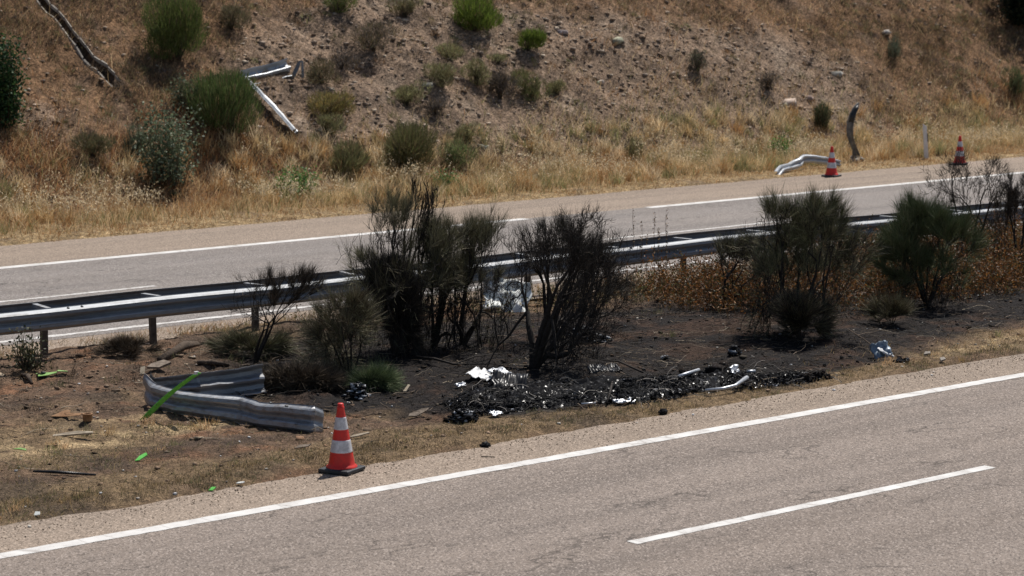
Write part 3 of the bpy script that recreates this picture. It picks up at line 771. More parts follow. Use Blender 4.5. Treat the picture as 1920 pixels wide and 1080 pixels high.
# stones of the scree
def d_st(X, Y): return np.clip(.22 + .78 * bare_w(X, Y), 0, 1)
X, Y = scatter(42000, 22, 72, 46.2, 54.5, d_st)
n = len(X); sz = .016 + .10 * rng.random(n) ** 7
c = pal([(.33, .255, .195), (.26, .20, .155), (.42, .345, .27), (.20, .155, .125), (.31, .22, .155)], n, .15)
V, T_, C = stones(np.stack([X, Y, terrain(X, Y) + sz * .04], 1), sz * 1.15, rng.uniform(.2, .55, n), c, .42)
o = link('scree_stones', tri_mesh('scree_stones', V, T_, M['rock'], C)); tag(o, 'loose angular grey brown stones strewn over the bare middle of the hillside', 'stones', kind='stuff')
ROCKS = [(1478, 193, 38, 'large pale slab of rock high on the bare slope right of the small bright broom', (.44, .38, .31)),
         (1155, 75, 26, 'pale flat rock on the upper bare slope to the right of the brightest bush', (.38, .33, .28)),
         (1568, 138, 26, 'grey white rock at the border of scree and brown grass', (.42, .38, .34)),
         (802, 160, 24, 'pinkish rock wedged below the olive bushes', (.36, .29, .24)),
         (1125, 155, 22, 'whitish rock lying alone on the dark scree', (.45, .40, .34)),
         (1515, 185, 24, 'long tan rock above the dark green tuft', (.36, .29, .22)),
         (908, 275, 24, 'pale rock at the foot of the slope right of a small olive bush', (.42, .38, .3)),
         (1660, 60, 20, 'small light rock among brown grass on upper right slope', (.40, .36, .32)),
         (1055, 60, 24, 'pale broken rock to the right of the small bright broom', (.40, .35, .31))]
for px, py, w, lab, c in ROCKS:
    p = at(px, py); s = w * mpp(p)
    V, T_, C = stones(np.array([[0, 0, -s * .06], [s * .3, .02, -s * .1], [-s * .28, 0, -s * .1]]), np.array([s * .8, s * .45, s * .4]), np.array([.45, .4, .5]), vary(c, 3, .08), .3)
    o = link('rock', tri_mesh('rock', V, T_, M['rock'], C), None, p); tag(o, lab, 'rock', 'larger pale rocks on the hillside')

# median: short dry grass, stubble, straw, twigs, clods
def d_med(X, Y):
    b = burn_w(X, Y)
    edge = np.exp(-((Y - 22.4) / .75) ** 2) * .9 + .8 * G(X, Y, 150, 850, 2.2, 1.0) + .45 * G(X, Y, 330, 800, .8, .35) + .35 + .6 * np.exp(-((Y - 31.0) / .35) ** 2)
    return np.clip(edge * (.25 + .75 * clump(X, Y, 1.9, 121)), 0, 1) * (1 - .93 * b) * (1 - .7 * G(X, Y, 200, 715, 2.2, 1.7))
X, Y = scatter(260000, 9, 46, 21.62, 31.3, d_med)
pa = hgrass(X, Y, .02, .10, .006, [(.30, .225, .12), (.17, .13, .07), (.09, .07, .045), (.14, .13, .06), (.05, .04, .03)], .9)
X, Y = scatter(26000, 9, 20, 21.7, 25.2, lambda a, b: np.clip(G(a, b, 30, 955, .9, .5) + .6 * G(a, b, 90, 880, 1.6, .7) + .9 * G(a, b, 330, 800, .7, .22) + .8 * G(a, b, 250, 800, .5, .25), 0, 1) * clump(a, b, 3, 123, -.3, .2))
pb = hgrass(X, Y, .05, .16, .006, [(.40, .30, .15), (.28, .21, .11), (.14, .15, .065), (.20, .17, .08)], .55)
X, Y = scatter(9000, 24, 46, 21.8, 24.5, lambda a, b: np.clip(G(a, b, 1860, 640, 2.4, .5) + .5 * G(a, b, 1610, 655, .6, .25), 0, 1))
pc = hgrass(X, Y, .04, .16, .007, [(.46, .34, .18), (.36, .25, .13), (.3, .18, .1)], .5)
X, Y = scatter(26000, 9, 60, 30.7, 31.5, lambda a, b: clump(a, b, 1.2, 125, -.2, .3) * (b > 30.75))
pd = hgrass(X, Y, .05, .22, .007, [(.42, .30, .15), (.36, .2, .1), (.16, .15, .07), (.28, .2, .11)], .5)
grass_obj('median_grass', [pa, pb, pc, pd], 'short scorched dry grass covering the edges of the median strip')
# burnt stubble
X, Y = scatter(70000, 17, 46, 22.3, 30.5, lambda a, b: burn_w(a, b) * .8 * clump(a, b, 1.5, 127, -.4, .2))
ps = hgrass(X, Y, .02, .09, .006, [(.02, .018, .018), (.05, .038, .03), (.14, .09, .055), (.01, .01, .01), (.01, .01, .01)], .9)
grass_obj('burnt_stubble', [ps], 'black burnt stubble on the scorched soil of the median', 'twig', 'stubble')
# clods
X, Y = scatter(15000, 10, 46, 21.9, 30.8, lambda a, b: .35 + .65 * np.clip(burn_w(a, b) + G(a, b, 230, 700, 3, 2.5), 0, 1))
n = len(X); sz = .008 + .045 * rng.random(n) ** 7
b = burn_w(X, Y)[:, None]
c = pal([(.19, .13, .09), (.24, .165, .11), (.14, .10, .07)], n, .2) * (1 - b) + pal([(.012, .012, .013), (.035, .03, .028), (.07, .045, .03)], n, .3) * b
V1 = stones(np.stack([X, Y, terrain(X, Y) + sz * .15], 1), sz, rng.uniform(.4, .9, n), c)
n = 420; X = rng.uniform(10, 42, n); Y = rng.uniform(21.3, 29.5, n); sz = rng.uniform(.012, .035, n)
V2 = stones(np.stack([X, Y, np.maximum(terrain(X, Y), 0) + .008], 1), sz, rng.uniform(.3, .8, n), pal([(.5, .47, .42), (.38, .34, .3), (.6, .6, .6)], n, .15))
V, T_, C = join([V1, V2])
o = link('soil_clods', tri_mesh('soil_clods', V, T_, M['rock'], C)); tag(o, 'loose crumbs of soil and tiny pale chips over the median strip', 'soil', kind='stuff')
# grit on the shoulder
n = 3000; X = rng.uniform(9, 46, n); Y = 21.66 - np.abs(rng.normal(0, .35, n)); sz = rng.uniform(.006, .014, n)
V, T_, C = stones(np.stack([X, Y, np.full(n, .006)], 1), sz, np.full(n, .6), pal([(.30, .23, .17), (.17, .13, .10), (.42, .34, .26)], n, .2))
o = link('shoulder_grit', tri_mesh('shoulder_grit', V, T_, M['rock'], C)); tag(o, 'fine grit lying on the shoulder of the near carriageway', 'grit', kind='stuff')
X, Y = scatter(2600, 10, 44, 22.2, 30.4, lambda a, b: np.clip(G(a, b, 250, 690, 3.2, 1.8) + .6 * G(a, b, 700, 780, 2.5, .8) + .5 * G(a, b, 100, 800, 2, 1.2) + .12, 0, 1))
n = len(X); sz = .02 + .09 * rng.random(n) ** 3
b = burn_w(X, Y)[:, None]
c = pal([(.13, .09, .06), (.22, .165, .115), (.08, .055, .04), (.32, .26, .19), (.17, .10, .06)], n, .2) * (1 - b * .8)
V, T_, C = stones(np.stack([X, Y, terrain(X, Y) + .01], 1), sz, rng.uniform(.08, .3, n), c, .4)
o = link('bark_chips', tri_mesh('bark_chips', V, T_, M['rock'], C)); tag(o, 'chips of bark and wood scattered on the churned soil of the median', 'bark', kind='stuff')
# fallen twigs
def twigs(X, Y, lmin, lmax, cols, r=.004, k=4, lift=.03):
    n = len(X); a = rng.uniform(0, 6.28, n); ln = rng.uniform(lmin, lmax, n) / k
    p = np.stack([X, Y, terrain(X, Y) + rng.uniform(0, lift, n)], 1); out = []
    c = pal(cols, n, .25); rr = r * rng.uniform(.5, 1.5, n)
    for s in range(k):
        d = np.stack([np.cos(a) * ln, np.sin(a) * ln, rng.normal(.0, .18, n) * ln], 1)
        q = p + d; q[:, 2] = np.maximum(q[:, 2], terrain(q[:, 0], q[:, 1]) + .004)
        out.append(prisms(p, q, rr * (1 - s / k * .6), rr * (1 - (s + 1) / k * .6), c, 3))
        p = q; a = a + rng.normal(0, .45, n)
    return out
X, Y = scatter(4200, 11, 42, 22.3, 30.3, lambda a, b: np.clip(.25 + G(a, b, 520, 700, 1.5, 1.3) + G(a, b, 300, 680, 2.5, 1.5) + .7 * G(a, b, 1350, 650, 3, 1.5), 0, 1))
parts = twigs(X, Y, .15, .6, [(.09, .065, .045), (.16, .12, .085), (.05, .036, .028), (.28, .23, .17)], .0042, 4, .06)
X, Y = scatter(2800, 18, 46, 22.3, 30, lambda a, b: burn_w(a, b))
parts += twigs(X, Y, .12, .5, [(.012, .01, .01), (.03, .025, .02), (.012, .012, .012), (.15, .11, .08)], .005, 4, .06)
X, Y = scatter(9000, 11, 42, 22.2, 30.3, lambda a, b: 0 * a + 1.)
parts += twigs(X, Y, .04, .14, [(.24, .18, .11), (.13, .09, .06), (.05, .04, .03)], .002, 2, .02)
V, T_, C = join(parts)
o = link('fallen_twigs', tri_mesh('fallen_twigs', V, T_, M['twig'], C)); tag(o, 'thin broken twigs and sticks littering the churned median soil', 'twigs', kind='stuff')

# ------------------------------------------------------------------ shrubs
def grow(n_stem, levels, spread, up, seed, length=1., wob=.25, lean=(0, 0), kids=(2, 3)):
    """branch skeleton of unit size -> segments (p0,p1,r0,r1,level) and tips"""
    rr = np.random.default_rng(seed); segs = []; tips = []
    def br(p, d, ln, r, lev):
        st = 3
        for s in range(st):
            d = d + rr.normal(0, wob, 3) * .55; d[2] += up * .12; d[0] += lean[0] * .06; d[1] += lean[1] * .06; d = d / np.linalg.norm(d)
            q = p + d * ln / st; r2 = r * (.9 if s < st - 1 else .82)
            segs.append((p, q, r, r2, lev)); p = q; r = r2
            if lev >= 1 and s < st - 1 and rr.random() < .5:
                e = d + rr.normal(0, spread, 3); e /= np.linalg.norm(e)
                if lev < levels: br(p, e, ln * .62, r * .55, lev + 1)
        if lev >= levels: tips.append((p, d)); return
        for _ in range(rr.integers(kids[0], kids[1] + 1)):
            e = d + rr.normal(0, spread, 3); e[2] += .1; e /= np.linalg.norm(e)
            br(p, e, ln * rr.uniform(.6, .85), r * .68, lev + 1)
    for i in range(n_stem):
        a = i * 6.283 / n_stem + rr.uniform(-.5, .5)
        d = np.array([math.cos(a) * spread * 1.1 + lean[0], math.sin(a) * spread * 1.1 + lean[1], 1.]); d /= np.linalg.norm(d)
        br(np.array([math.cos(a), math.sin(a), 0]) * .03, d, length, .045, 0)
    return segs, tips
RT = np.array([math.sin(AZ), -math.cos(AZ), 0])
def shrub(name, px, py, bbox, label, cat, seed, levels=4, n_stem=4, spread=.5, up=.5, lean=0., twig_n=10, twig_l=.3, tw=.0035, cols=((.03, .03, .02),), green=None, rad=1., wob=.3, upt=1.2, group=None, fullness=1., bark='bark', lowcut=.42):
    """bbox: (x0, x1, ytop) in photograph pixels, gives the size in metres of the shrub rooted at (px,py)"""
    p = at(px, py); s = mpp(p)
    segs, tips = grow(n_stem, levels, spread, up, seed, lean=(RT[0] * lean, RT[1] * lean), wob=wob)
    S = np.array([np.r_[a, b, r0, r1, lv] for a, b, r0, r1, lv in segs])
    tp = np.array([a for a, d in tips]); td = np.array([d for a, d in tips])
    tl = twig_l
    xr = tp @ RT; Hh = (py - bbox[2]) * s - tl * .75
    sz = Hh / np.percentile(tp[:, 2], 98)
    lo, hi = np.percentile(xr, 2), np.percentile(xr, 98)
    wx0, wx1 = (bbox[0] - px) * s + tl * .35, (bbox[1] - px) * s - tl * .35
    def warp(q):
        x = q @ RT; y = q @ np.array([RT[1], -RT[0], 0]); zz = np.clip(q[:, 2] / np.percentile(tp[:, 2], 98), -.1, 1.25)
        z = Hh * np.where(zz < 1, 1 - (1 - np.minimum(zz, 1)) ** 1.35, 1 + (zz - 1) * .6)
        f = np.clip(q[:, 2] / np.percentile(tp[:, 2], 60), 0, 1)
        k = (wx1 - wx0) / (hi - lo)
        x2 = x * k + f * (wx0 - lo * k)
        y2 = y * min(k, sz * 1.2)
        return x2[:, None] * RT + y2[:, None] * np.array([RT[1], -RT[0], 0]) + z[:, None] * np.array([0, 0, 1.])
    p0, p1 = warp(S[:, 0:3]), warp(S[:, 3:6])
    scl = (py - bbox[2]) * s * rad
    r0 = np.maximum(S[:, 6] * scl * .5, .0028); r1 = np.maximum(S[:, 7] * scl * .5, .0022)
    t = empty(name, p - np.array([0, 0, .02]), label, cat, group)
    V, T_, C = prisms(p0, p1, r0, r1, vary((.03, .025, .02), len(p0)), 5)
    link('branches', tri_mesh('branches', V, T_, M[bark], C, True), t)
    # fine twigs along the outer branches and at tips
    out = S[:, 8] >= levels - 1
    q0, q1 = p0[out], p1[out]; m = len(q0)
    n = int(m * twig_n * fullness)
    idx = rng.integers(0, m, n); f = rng.random((n, 1))
    P = q0[idx] + (q1[idx] - q0[idx]) * f
    d0 = nrm(q1[idx] - q0[idx])
    ctr = np.array([((bbox[0] + bbox[1]) / 2 - px) * s * .5, 0, Hh * .35]); cw = ctr[0] * RT; cw[2] = ctr[2]
    rad_ = nrm(P - cw)
    D = nrm(d0 * .7 + rad_ * .75 + rng.normal(0, .38, (n, 3)) + np.array([0, 0, upt * .4])) * (tl * rng.uniform(.35, 1.1, (n, 1)))
    hgt = np.clip(P[:, 2] / ((py - bbox[2]) * s), 0, 1)
    gap = fbm(P @ RT * 1. + P[:, 1] * .4, P[:, 2], 3.1, 2, seed + 200)
    kp = ((hgt > lowcut) | (rng.random(n) < .12)) & (rng.random(n) < np.maximum(sstep(-.42, .22, gap), .65 if lowcut == 0 else 0)); P, D, hgt = P[kp], D[kp], hgt[kp]; n = len(P)
    c = pal(cols, n, .25)
    if green is not None:
        gcol, gamt, gpx = green       # scorch marks leave the green on one side and at the top
        w = np.clip(gamt * (.5 + .8 * hgt) + .35 * fbm(P @ RT, P[:, 2], 1.6, 2, seed), 0, 1)
        gm = rng.random(n) < w
        c[gm] = pal(gcol, int(gm.sum()), .2)
    V, T_, C = blades(P, D, tw, rng.normal(0, .03, (n, 3)), c)
    link('fine_twigs', tri_mesh('fine_twigs', V, T_, M['twig'], C), t)
    return t
G_OL = ((.20, .19, .105), (.25, .23, .135), (.15, .15, .08), (.29, .25, .165))
G_DK = ((.115, .135, .06), (.145, .16, .075), (.085, .10, .05), (.17, .16, .095))
BK = ((.03, .026, .022), (.055, .045, .035), (.016, .015, .014), (.10, .08, .06))
BR = ((.06, .045, .03), (.10, .075, .05), (.04, .03, .022), (.16, .12, .08))
shrub('dead_shrub', 478, 682, (432, 612, 484), 'small leafless dark shrub in front of the rail above the folded beam', 'shrub', 3, 4, 3, .42, .3, .25, 5, .22, .0035, BK + BR, None, .7)
shrub('knocked_broom', 470, 668, (392, 545, 606), 'low flattened green broom at the foot of the small leafless shrub', 'shrub', 5, 3, 6, .9, .1, .1, 16, .30, .0035, G_DK + G_OL + BR, None, .5, upt=.3, lowcut=0)
shrub('olive_broom', 655, 715, (560, 705, 528), 'drooping olive broom on the left side of the big scorched shrub', 'shrub', 8, 4, 6, .8, .1, -.3, 7, .30, .0032, G_OL + BR, None, .6, upt=.25, lowcut=0)
shrub('scorched_broom', 742, 662, (646, 850, 352), 'tallest scorched broom with greyish olive tips at its left side', 'shrub', 11, 5, 6, .72, .25, .0, 3.6, .28, .003, BK, (G_OL, .66, 0), .8, upt=.7, wob=.45)
shrub('scorched_broom', 760, 650, (742, 835, 322), 'bare black twisted branches rising above the tallest scorched broom', 'shrub', 17, 5, 2, .4, .7, .1, .7, .12, .003, BK, None, .9, upt=.8, wob=.6)
shrub('scorched_broom', 742, 668, (690, 790, 470), 'black charred thicket at the root of the tallest scorched shrub', 'shrub', 12, 4, 8, .5, .3, 0, 9, .3, .0045, BK, (G_OL, .05, 0), .8, upt=.6, lowcut=0)
shrub('scorched_broom', 812, 652, (772, 915, 394), 'scorched olive tipped broom between the tallest one and the fan shaped one', 'shrub', 61, 5, 4, .7, .25, .15, 3.2, .28, .003, BK, (G_OL, .66, 0), .7, upt=.9, wob=.45)
shrub('scorched_broom', 868, 645, (802, 965, 388), 'scorched broom with a fan of fine grey green tips left of the blackest shrub', 'shrub', 14, 5, 4, .6, .35, .1, 4., .30, .003, BK, (G_OL, .66, 0), .8, upt=1.4, wob=.4)
shrub('burnt_shrub', 1000, 688, (925, 1180, 380), 'blackest burnt shrub with spreading bare branches in the centre of the median', 'shrub', 19, 5, 6, .7, .2, .35, 1.9, .18, .003, BK, None, 1.0, upt=.9, wob=.5)
shrub('burnt_shrub', 1030, 640, (960, 1120, 400), 'dense black twig crown just behind the central burnt shrub', 'shrub', 23, 5, 4, .7, .25, .1, 3.2, .22, .003, BK, (G_OL, .12, 0), .8, upt=1.4, wob=.45)
shrub('burnt_shrub', 1015, 672, (1040, 1185, 418), 'bare black branches fanning right from the central burnt shrub', 'shrub', 25, 5, 4, .6, .1, 1.0, 1.6, .18, .003, BK, None, .9, upt=.8, wob=.5)
shrub('burnt_shrub', 1105, 612, (1080, 1215, 470), 'low burnt shrub reaching right beneath the rail', 'shrub', 27, 4, 3, .6, .1, .8, 2.5, .2, .0036, BK + BR, None, .8)
shrub('leaning_shrub', 1352, 580, (1335, 1462, 428), 'half burnt shrub leaning right towards the big broom', 'shrub', 31, 4, 4, .4, .3, .7, 6, .26, .0036, BK + G_OL[:2], (G_OL, .2, 0), .9)
shrub('tall_broom', 1492, 625, (1408, 1622, 352), 'tall broom with olive green crown over bare black stems right of centre', 'shrub', 35, 5, 6, .75, .28, .05, 5.0, .30, .0034, BK, (G_DK + G_OL, .72, 0), .75, upt=.7, wob=.42)
shrub('scorched_low_shrub', 1500, 640, (1450, 1560, 540), 'low black scorched tuft around the stems of the tall olive broom', 'shrub', 36, 3, 8, .6, .2, 0, 24, .3, .004, BK, (G_OL, .1, 0), .5, upt=.9, lowcut=0)
shrub('green_broom', 1738, 575, (1645, 1826, 366), 'dense dark green broom with dome shaped crown near the right side', 'shrub', 39, 4, 12, .8, .3, 0, 16, .36, .0038, G_DK, (((.085, .12, .055), (.11, .145, .065)), .45, 0), .55, upt=1.3, lowcut=.15)
shrub('bare_shrub', 1812, 500, (1738, 1898, 285), 'bare dark shrub rising above the rail in front of the far right cone', 'shrub', 43, 5, 4, .6, .3, 0, 1.4, .17, .003, BK + BR, None, .75, upt=.7, wob=.5)
shrub('bare_shrub', 1905, 520, (1858, 1975, 318), 'bare dark shrub cut by the right edge of the picture', 'shrub', 47, 5, 4, .55, .3, 0, 2, .2, .003, BK + BR, (G_OL, .1, 0), .75, upt=.7, wob=.5)
shrub('grey_tuft', 1672, 608, (1625, 1710, 545), 'small grey dry tuft below the dense green broom', 'shrub', 51, 2, 9, .7, .3, 0, 22, .3, .004, BR + G_OL, None, .4, upt=.8, lowcut=0)
shrub('green_tuft', 700, 728, (655, 742, 675), 'pale green drooping tuft behind the near cone at the edge of burnt soil', 'shrub', 53, 2, 10, .9, .1, .4, 30, .28, .004, ((.14, .18, .085), (.2, .23, .12), (.1, .13, .06)), None, .3, upt=.1, lowcut=0)
#shrub('ivy_stump', 55, 690, (22, 100, 612), 'small leafy dark plant climbing beside the leftmost rail post', 'plant', 55, 3, 4, .45, .3, .2, 16, .08, .022, ((.06, .07, .035), (.10, .09, .05), (.04, .045, .025)), None, .8)
shrub('brush_heap', 555, 735, (480, 640, 672), 'tangled heap of brown broken brush right of the folded beam', 'brush', 57, 3, 10, .9, .0, .2, 9, .26, .004, BR, None, .5, upt=.05, lowcut=0, bark='bark_brown')
shrub('brush_heap', 250, 668, (180, 300, 622), 'low tangle of dry twigs under the rail between its left posts', 'brush', 59, 3, 8, .9, .1, -.2, 5, .2, .0036, BR, None, .5, upt=.4, lowcut=0, bark='bark_brown')
# tall dry stalks right of the burnt shrubs
for i, (px, py, yt) in enumerate([(1187, 545, 392), (1202, 548, 415), (1226, 545, 398), (1234, 550, 425), (1249, 545, 392), (1212, 540, 440)]):
    p = at(px, py); h = (py - yt) * mpp(p)
    t = empty('dry_stalk', p, ['dry upright stalk, first from the left in the row right of the burnt shrubs', 'dry upright stalk, second from the left in the row', 'tall dry stalk in the middle of the row before the rail', 'thin dry stalk just right of the middle tall one', 'dry stalk at the right end of the row, before the rail', 'shortest dry stalk of the row before the rail'][i], 'plant', 'dry stalks standing in front of the rail')
    k = 6; zs = np.linspace(0, h, k + 1); P = np.stack([rng.normal(0, .012, k + 1), rng.normal(0, .01, k + 1), zs], 1)
    V, T_, C = prisms(P[:-1], P[1:], np.linspace(.006, .003, k), np.linspace(.0055, .0022, k), pal([(.10, .07, .045)], k), 4)
    link('stem', tri_mesh('stem', V, T_, M['twig'], C), t)
    m = 90; z = rng.uniform(h * .25, h, m)
    P = np.stack([rng.normal(0, .01, m), rng.normal(0, .01, m), z], 1)
    V, T_, C = blades(P, nrm(rng.normal(0, 1, (m, 3)) + [0, 0, .6]) * .028, .013, np.zeros((m, 3)), pal([(.20, .13, .07), (.10, .07, .045), (.3, .2, .11)], m))
    tag(link('seed_pods', tri_mesh('seed_pods', V, T_, M['twig'], C), t), kind='stuff')
# rusty dead undergrowth at the right
def undergrowth(n, x0, x1, y0, y1, dens, hmin, hmax, cols, name, label):
    X, Y = scatter(n, x0, x1, y0, y1, dens); m = len(X); print(name, m)
    P = np.stack([X, Y, terrain(X, Y)], 1); h = rng.uniform(hmin, hmax, m)
    D = nrm(np.stack([rng.normal(0, .25, m), rng.normal(0, .25, m), np.ones(m)], 1)) * h[:, None]
    pts = [slivers(P, D, .008, pal([(.09, .055, .03), (.14, .09, .05)], m))]
    k = 16
    Q = np.repeat(P, k, 0) + np.repeat(D, k, 0) * rng.uniform(.3, 1., (m * k, 1)) + rng.normal(0, .045, (m * k, 3))
    pts.append(blades(Q, nrm(rng.normal(0, 1, (m * k, 3)) + [0, 0, .4]) * .055, .018, np.zeros((m * k, 3)), pal(cols, m * k, .3)))
    return grass_obj(name, pts, label, 'leaf', 'undergrowth')
RUST = [(.19, .075, .022), (.12, .055, .02), (.06, .038, .02), (.08, .075, .03), (.26, .12, .035)]
undergrowth(19000, 27, 50, 25.2, 30.3, lambda a, b: np.clip(G(a, b, 1600, 540, 2.8, 1.4) + .5 * G(a, b, 1480, 560, 2, 1.4) + G(a, b, 1720, 545, 2.5, 1.0) + G(a, b, 1870, 520, 2.6, 1.5) + G(a, b, 1650, 480, 2.5, 1.2) + G(a, b, 1860, 470, 3, 1.4) + .4 * G(a, b, 1400, 560, 2, 1.3), 0, 1) * clump(a, b, 1.1, 131, -.6, .05), .12, .75, RUST, 'rusty_undergrowth', 'rust coloured dead undergrowth under the shrubs at the right of the median')
undergrowth(1400, 22, 44, 28.8, 30.6, lambda a, b: np.clip(.15 + .7 * G(a, b, 1080, 560, 2.5, .8) + .5 * G(a, b, 1330, 540, 3, .7), 0, 1), .1, .4, [(.12, .13, .05), (.20, .12, .05), (.10, .08, .04)], 'mixed_weeds', 'low mixed dry and green weeds along the foot of the rail')

# hillside plants: a mound of fine upright shoots over a few stems
def mound(name, px, py, w, h, label, cols, n=2600, bl=.20, bw=.010, up=1.4, dead=.15, mat='leaf', seed=0, stem=True, cat='shrub'):
    p = at(px, py); s = mpp(p); rx = w * s / 2 * 1.08; hz = h * s * 1.05; n = int(n * 1.2)
    bl = min(bl, hz * .45)
    t = empty(name, p - np.array([0, 0, .03]), label, cat, 'shrubs and plants on the hillside')
    lob = max(7, int(rx * 14)); LC = np.stack([rng.uniform(-.62, .62, lob) * rx, rng.uniform(-.5, .5, lob) * rx * .9, rng.uniform(.12, .60, lob) * hz], 1); LC[0, :2] *= .1; LC[1, :2] *= .3
    LR = rng.uniform(.38, .62, lob)
    i = rng.integers(0, lob, n); d = unit(n); rad = rng.uniform(.55, 1, n) ** .6
    P = LC[i] + d * (LR[i] * rad)[:, None] * np.array([rx, rx * .9, hz * .5])
    P[:, 2] = np.clip(P[:, 2], hz * .02, hz * .85)
    D = nrm(d * .7 + rng.normal(0, .35, (n, 3)) + np.array([0, 0, up])) * (bl * rng.uniform(.5, 1.1, (n, 1)))
    c = pal(cols, n, .2)
    tone = .75 + .5 * vnoise(P[:, 0] * 5 / max(rx, .2), P[:, 2] * 5 / max(rx, .2), seed)
    c = c * tone[:, None]
    dm = rng.random(n) < dead; c[dm] = pal([(.20, .14, .08), (.13, .10, .06)], int(dm.sum()))
    V, T_, C = blades(P, D, bw, rng.normal(0, .02, (n, 3)), c)
    link('foliage', tri_mesh('foliage', V, T_, M[mat], C), t)
    if stem:
        m = 22; a = rng.uniform(0, 6.28, m)
        q = np.stack([np.cos(a) * rx * .55 * rng.random(m), np.sin(a) * rx * .5 * rng.random(m), rng.uniform(.35, .7, m) * hz], 1)
        V, T_, C = prisms(np.zeros((m, 3)) + rng.normal(0, .03, (m, 3)) * [1, 1, 0], q, np.full(m, .014), np.full(m, .005), vary((.06, .045, .03), m), 4)
        link('stems', tri_mesh('stems', V, T_, M['twig'], C), t)
    return t
GB = ((.15, .21, .035), (.19, .25, .045), (.11, .16, .03)); GM = ((.11, .145, .04), (.145, .18, .05), (.08, .105, .032))
OL = ((.27, .265, .13), (.32, .30, .155), (.21, .21, .10)); YG = ((.27, .23, .08), (.21, .20, .075), (.31, .22, .08))
GR = ((.13, .15, .10), (.17, .19, .13), (.09, .11, .07)); DP = ((.12, .10, .09), (.15, .13, .115), (.085, .07, .06))
LG = ((.12, .19, .06), (.16, .23, .08), (.09, .14, .05)); BN = ((.20, .155, .095), (.16, .13, .08), (.14, .14, .07))
HB = [(335, 112, 140, 135, 'large round green broom at the top left of the hillside with bare dark underside', GM, 7000, .22, 'broom'),
      (888, 58, 104, 72, 'brightest green broom cut by the top of the picture', GB, 5200, .22, 'broom'),
      (990, 94, 62, 42, 'small bright green broom just below right of the brightest one', GB, 2200, .16, 'broom'),
      (436, 250, 150, 128, 'big spiky green broom left of the V shaped beam on the hill', ((.075, .12, .035), (.10, .15, .045), (.13, .15, .06)), 6500, .32, 'broom'),
      (614, 220, 102, 60, 'yellowish rounded shrub right of the V shaped beam', YG, 3000, .14, 'shrub'),
      (612, 250, 56, 38, 'small green shrub directly under the yellowish rounded one', OL, 1200, .14, 'shrub'),
      (762, 198, 66, 54, 'olive and brown shrub alone between beam and the olive cluster', OL, 1500, .14, 'shrub'),
      (828, 162, 60, 48, 'left lower shrub of the olive cluster in the middle of the slope', OL, 1500, .14, 'shrub'),
      (845, 112, 84, 34, 'upper long shrub of the olive cluster in the middle of the slope', OL, 1500, .12, 'shrub'),
      (893, 160, 56, 62, 'right shrub of the olive cluster, next to the grey dead one', OL, 1500, .13, 'shrub'),
      (936, 184, 60, 62, 'grey purple dead shrub between the olive shrubs', DP, 1500, .14, 'shrub'),
      (996, 188, 62, 64, 'round olive shrub right of the grey dead one', ((.15, .16, .065), (.18, .19, .08)), 1900, .14, 'shrub'),
      (1042, 175, 38, 33, 'smallest olive shrub at the right end of the middle group', OL, 800, .12, 'shrub'),
      (935, 118, 46, 20, 'faint low green shrub above the grey dead one', OL, 500, .1, 'shrub'),
      (872, 268, 60, 40, 'low olive shrub on the lower slope above the tall dry grass', OL, 1300, .12, 'shrub'),
      (765, 318, 118, 92, 'large olive green shrub at slope foot behind the scorched median shrub', ((.12, .13, .05), (.15, .15, .06), (.18, .17, .08)), 4500, .28, 'shrub'),
      (660, 322, 90, 62, 'pale green grassy clump left of the large olive one at slope foot', ((.20, .19, .09), (.16, .17, .075)), 2200, .24, 'shrub'),
      (852, 315, 80, 56, 'light green weedy shrub right of the large olive one at slope foot', LG + OL, 2000, .14, 'shrub'),
      (175, 292, 84, 46, 'dull olive mound among straw grass at the left', ((.15, .14, .075), (.12, .12, .06)), 1700, .14, 'shrub'),
      (258, 290, 52, 62, 'pale grey green broom touching the left of the leafy rose bush', GR, 1300, .2, 'broom'),
      (1540, 242, 42, 50, 'dark green tuft on the slope foot left of the bent post', ((.06, .075, .035), (.09, .10, .05)), 1200, .22, 'tuft'),
      (1675, 108, 38, 42, 'grey green tuft high on the brown right slope', GR, 900, .18, 'tuft'),
      (1902, 180, 56, 62, 'green tuft on the right slope cut by the picture edge', ((.09, .12, .05), (.12, .15, .065)), 1400, .18, 'tuft'),
      (1308, 132, 38, 44, 'small greyish tuft alone on the bare right part of scree', GR + DP, 800, .14, 'tuft'),
      (634, 22, 66, 34, 'dark green shrub at the top edge between two larger ones', GM, 1200, .14, 'shrub'),
      (600, 155, 70, 50, 'brownish olive shrub beside the bent end of the hill beam', BN, 1300, .14, 'shrub'),
      (432, 55, 66, 50, 'brown half dry shrub right of the large round top left broom', BN, 1300, .14, 'shrub'),
      (700, 95, 90, 64, 'faded dark brown shrub on the upper slope left of the olive cluster', DP + BN, 1500, .15, 'shrub'),
      (760, 32, 62, 40, 'dim olive shrub at the top edge left of the brightest broom', BN + OL, 1200, .14, 'shrub'),
      (640, 130, 60, 44, 'brown dead shrub on the slope above the yellowish rounded one', DP, 900, .14, 'shrub'),
      (815, 215, 60, 34, 'dark dry shrub under the olive cluster', DP, 800, .12, 'shrub'),
      (1440, 168, 44, 38, 'small dark dry shrub in the middle of the right scree', DP, 700, .12, 'shrub'),
      (400, 195, 90, 60, 'brownish green low shrub up the slope behind the spiky broom', BN + OL, 1500, .15, 'shrub'),
      (1190, 300, 40, 44, 'faint green weeds in the oats right of centre', OL, 600, .2, 'tuft')]
for k, (px, py, w, h, lab, cols, n, bl, cat) in enumerate(HB):
    mound(cat + '_bush' if cat in ('broom',) else cat, px, py, w, h, lab, cols, n, bl, .011, seed=k, up=1.9 if cat in ('broom', 'tuft') else 1.1, dead=.08 if cat == 'broom' else .22, cat=cat if cat != 'broom' else 'shrub')
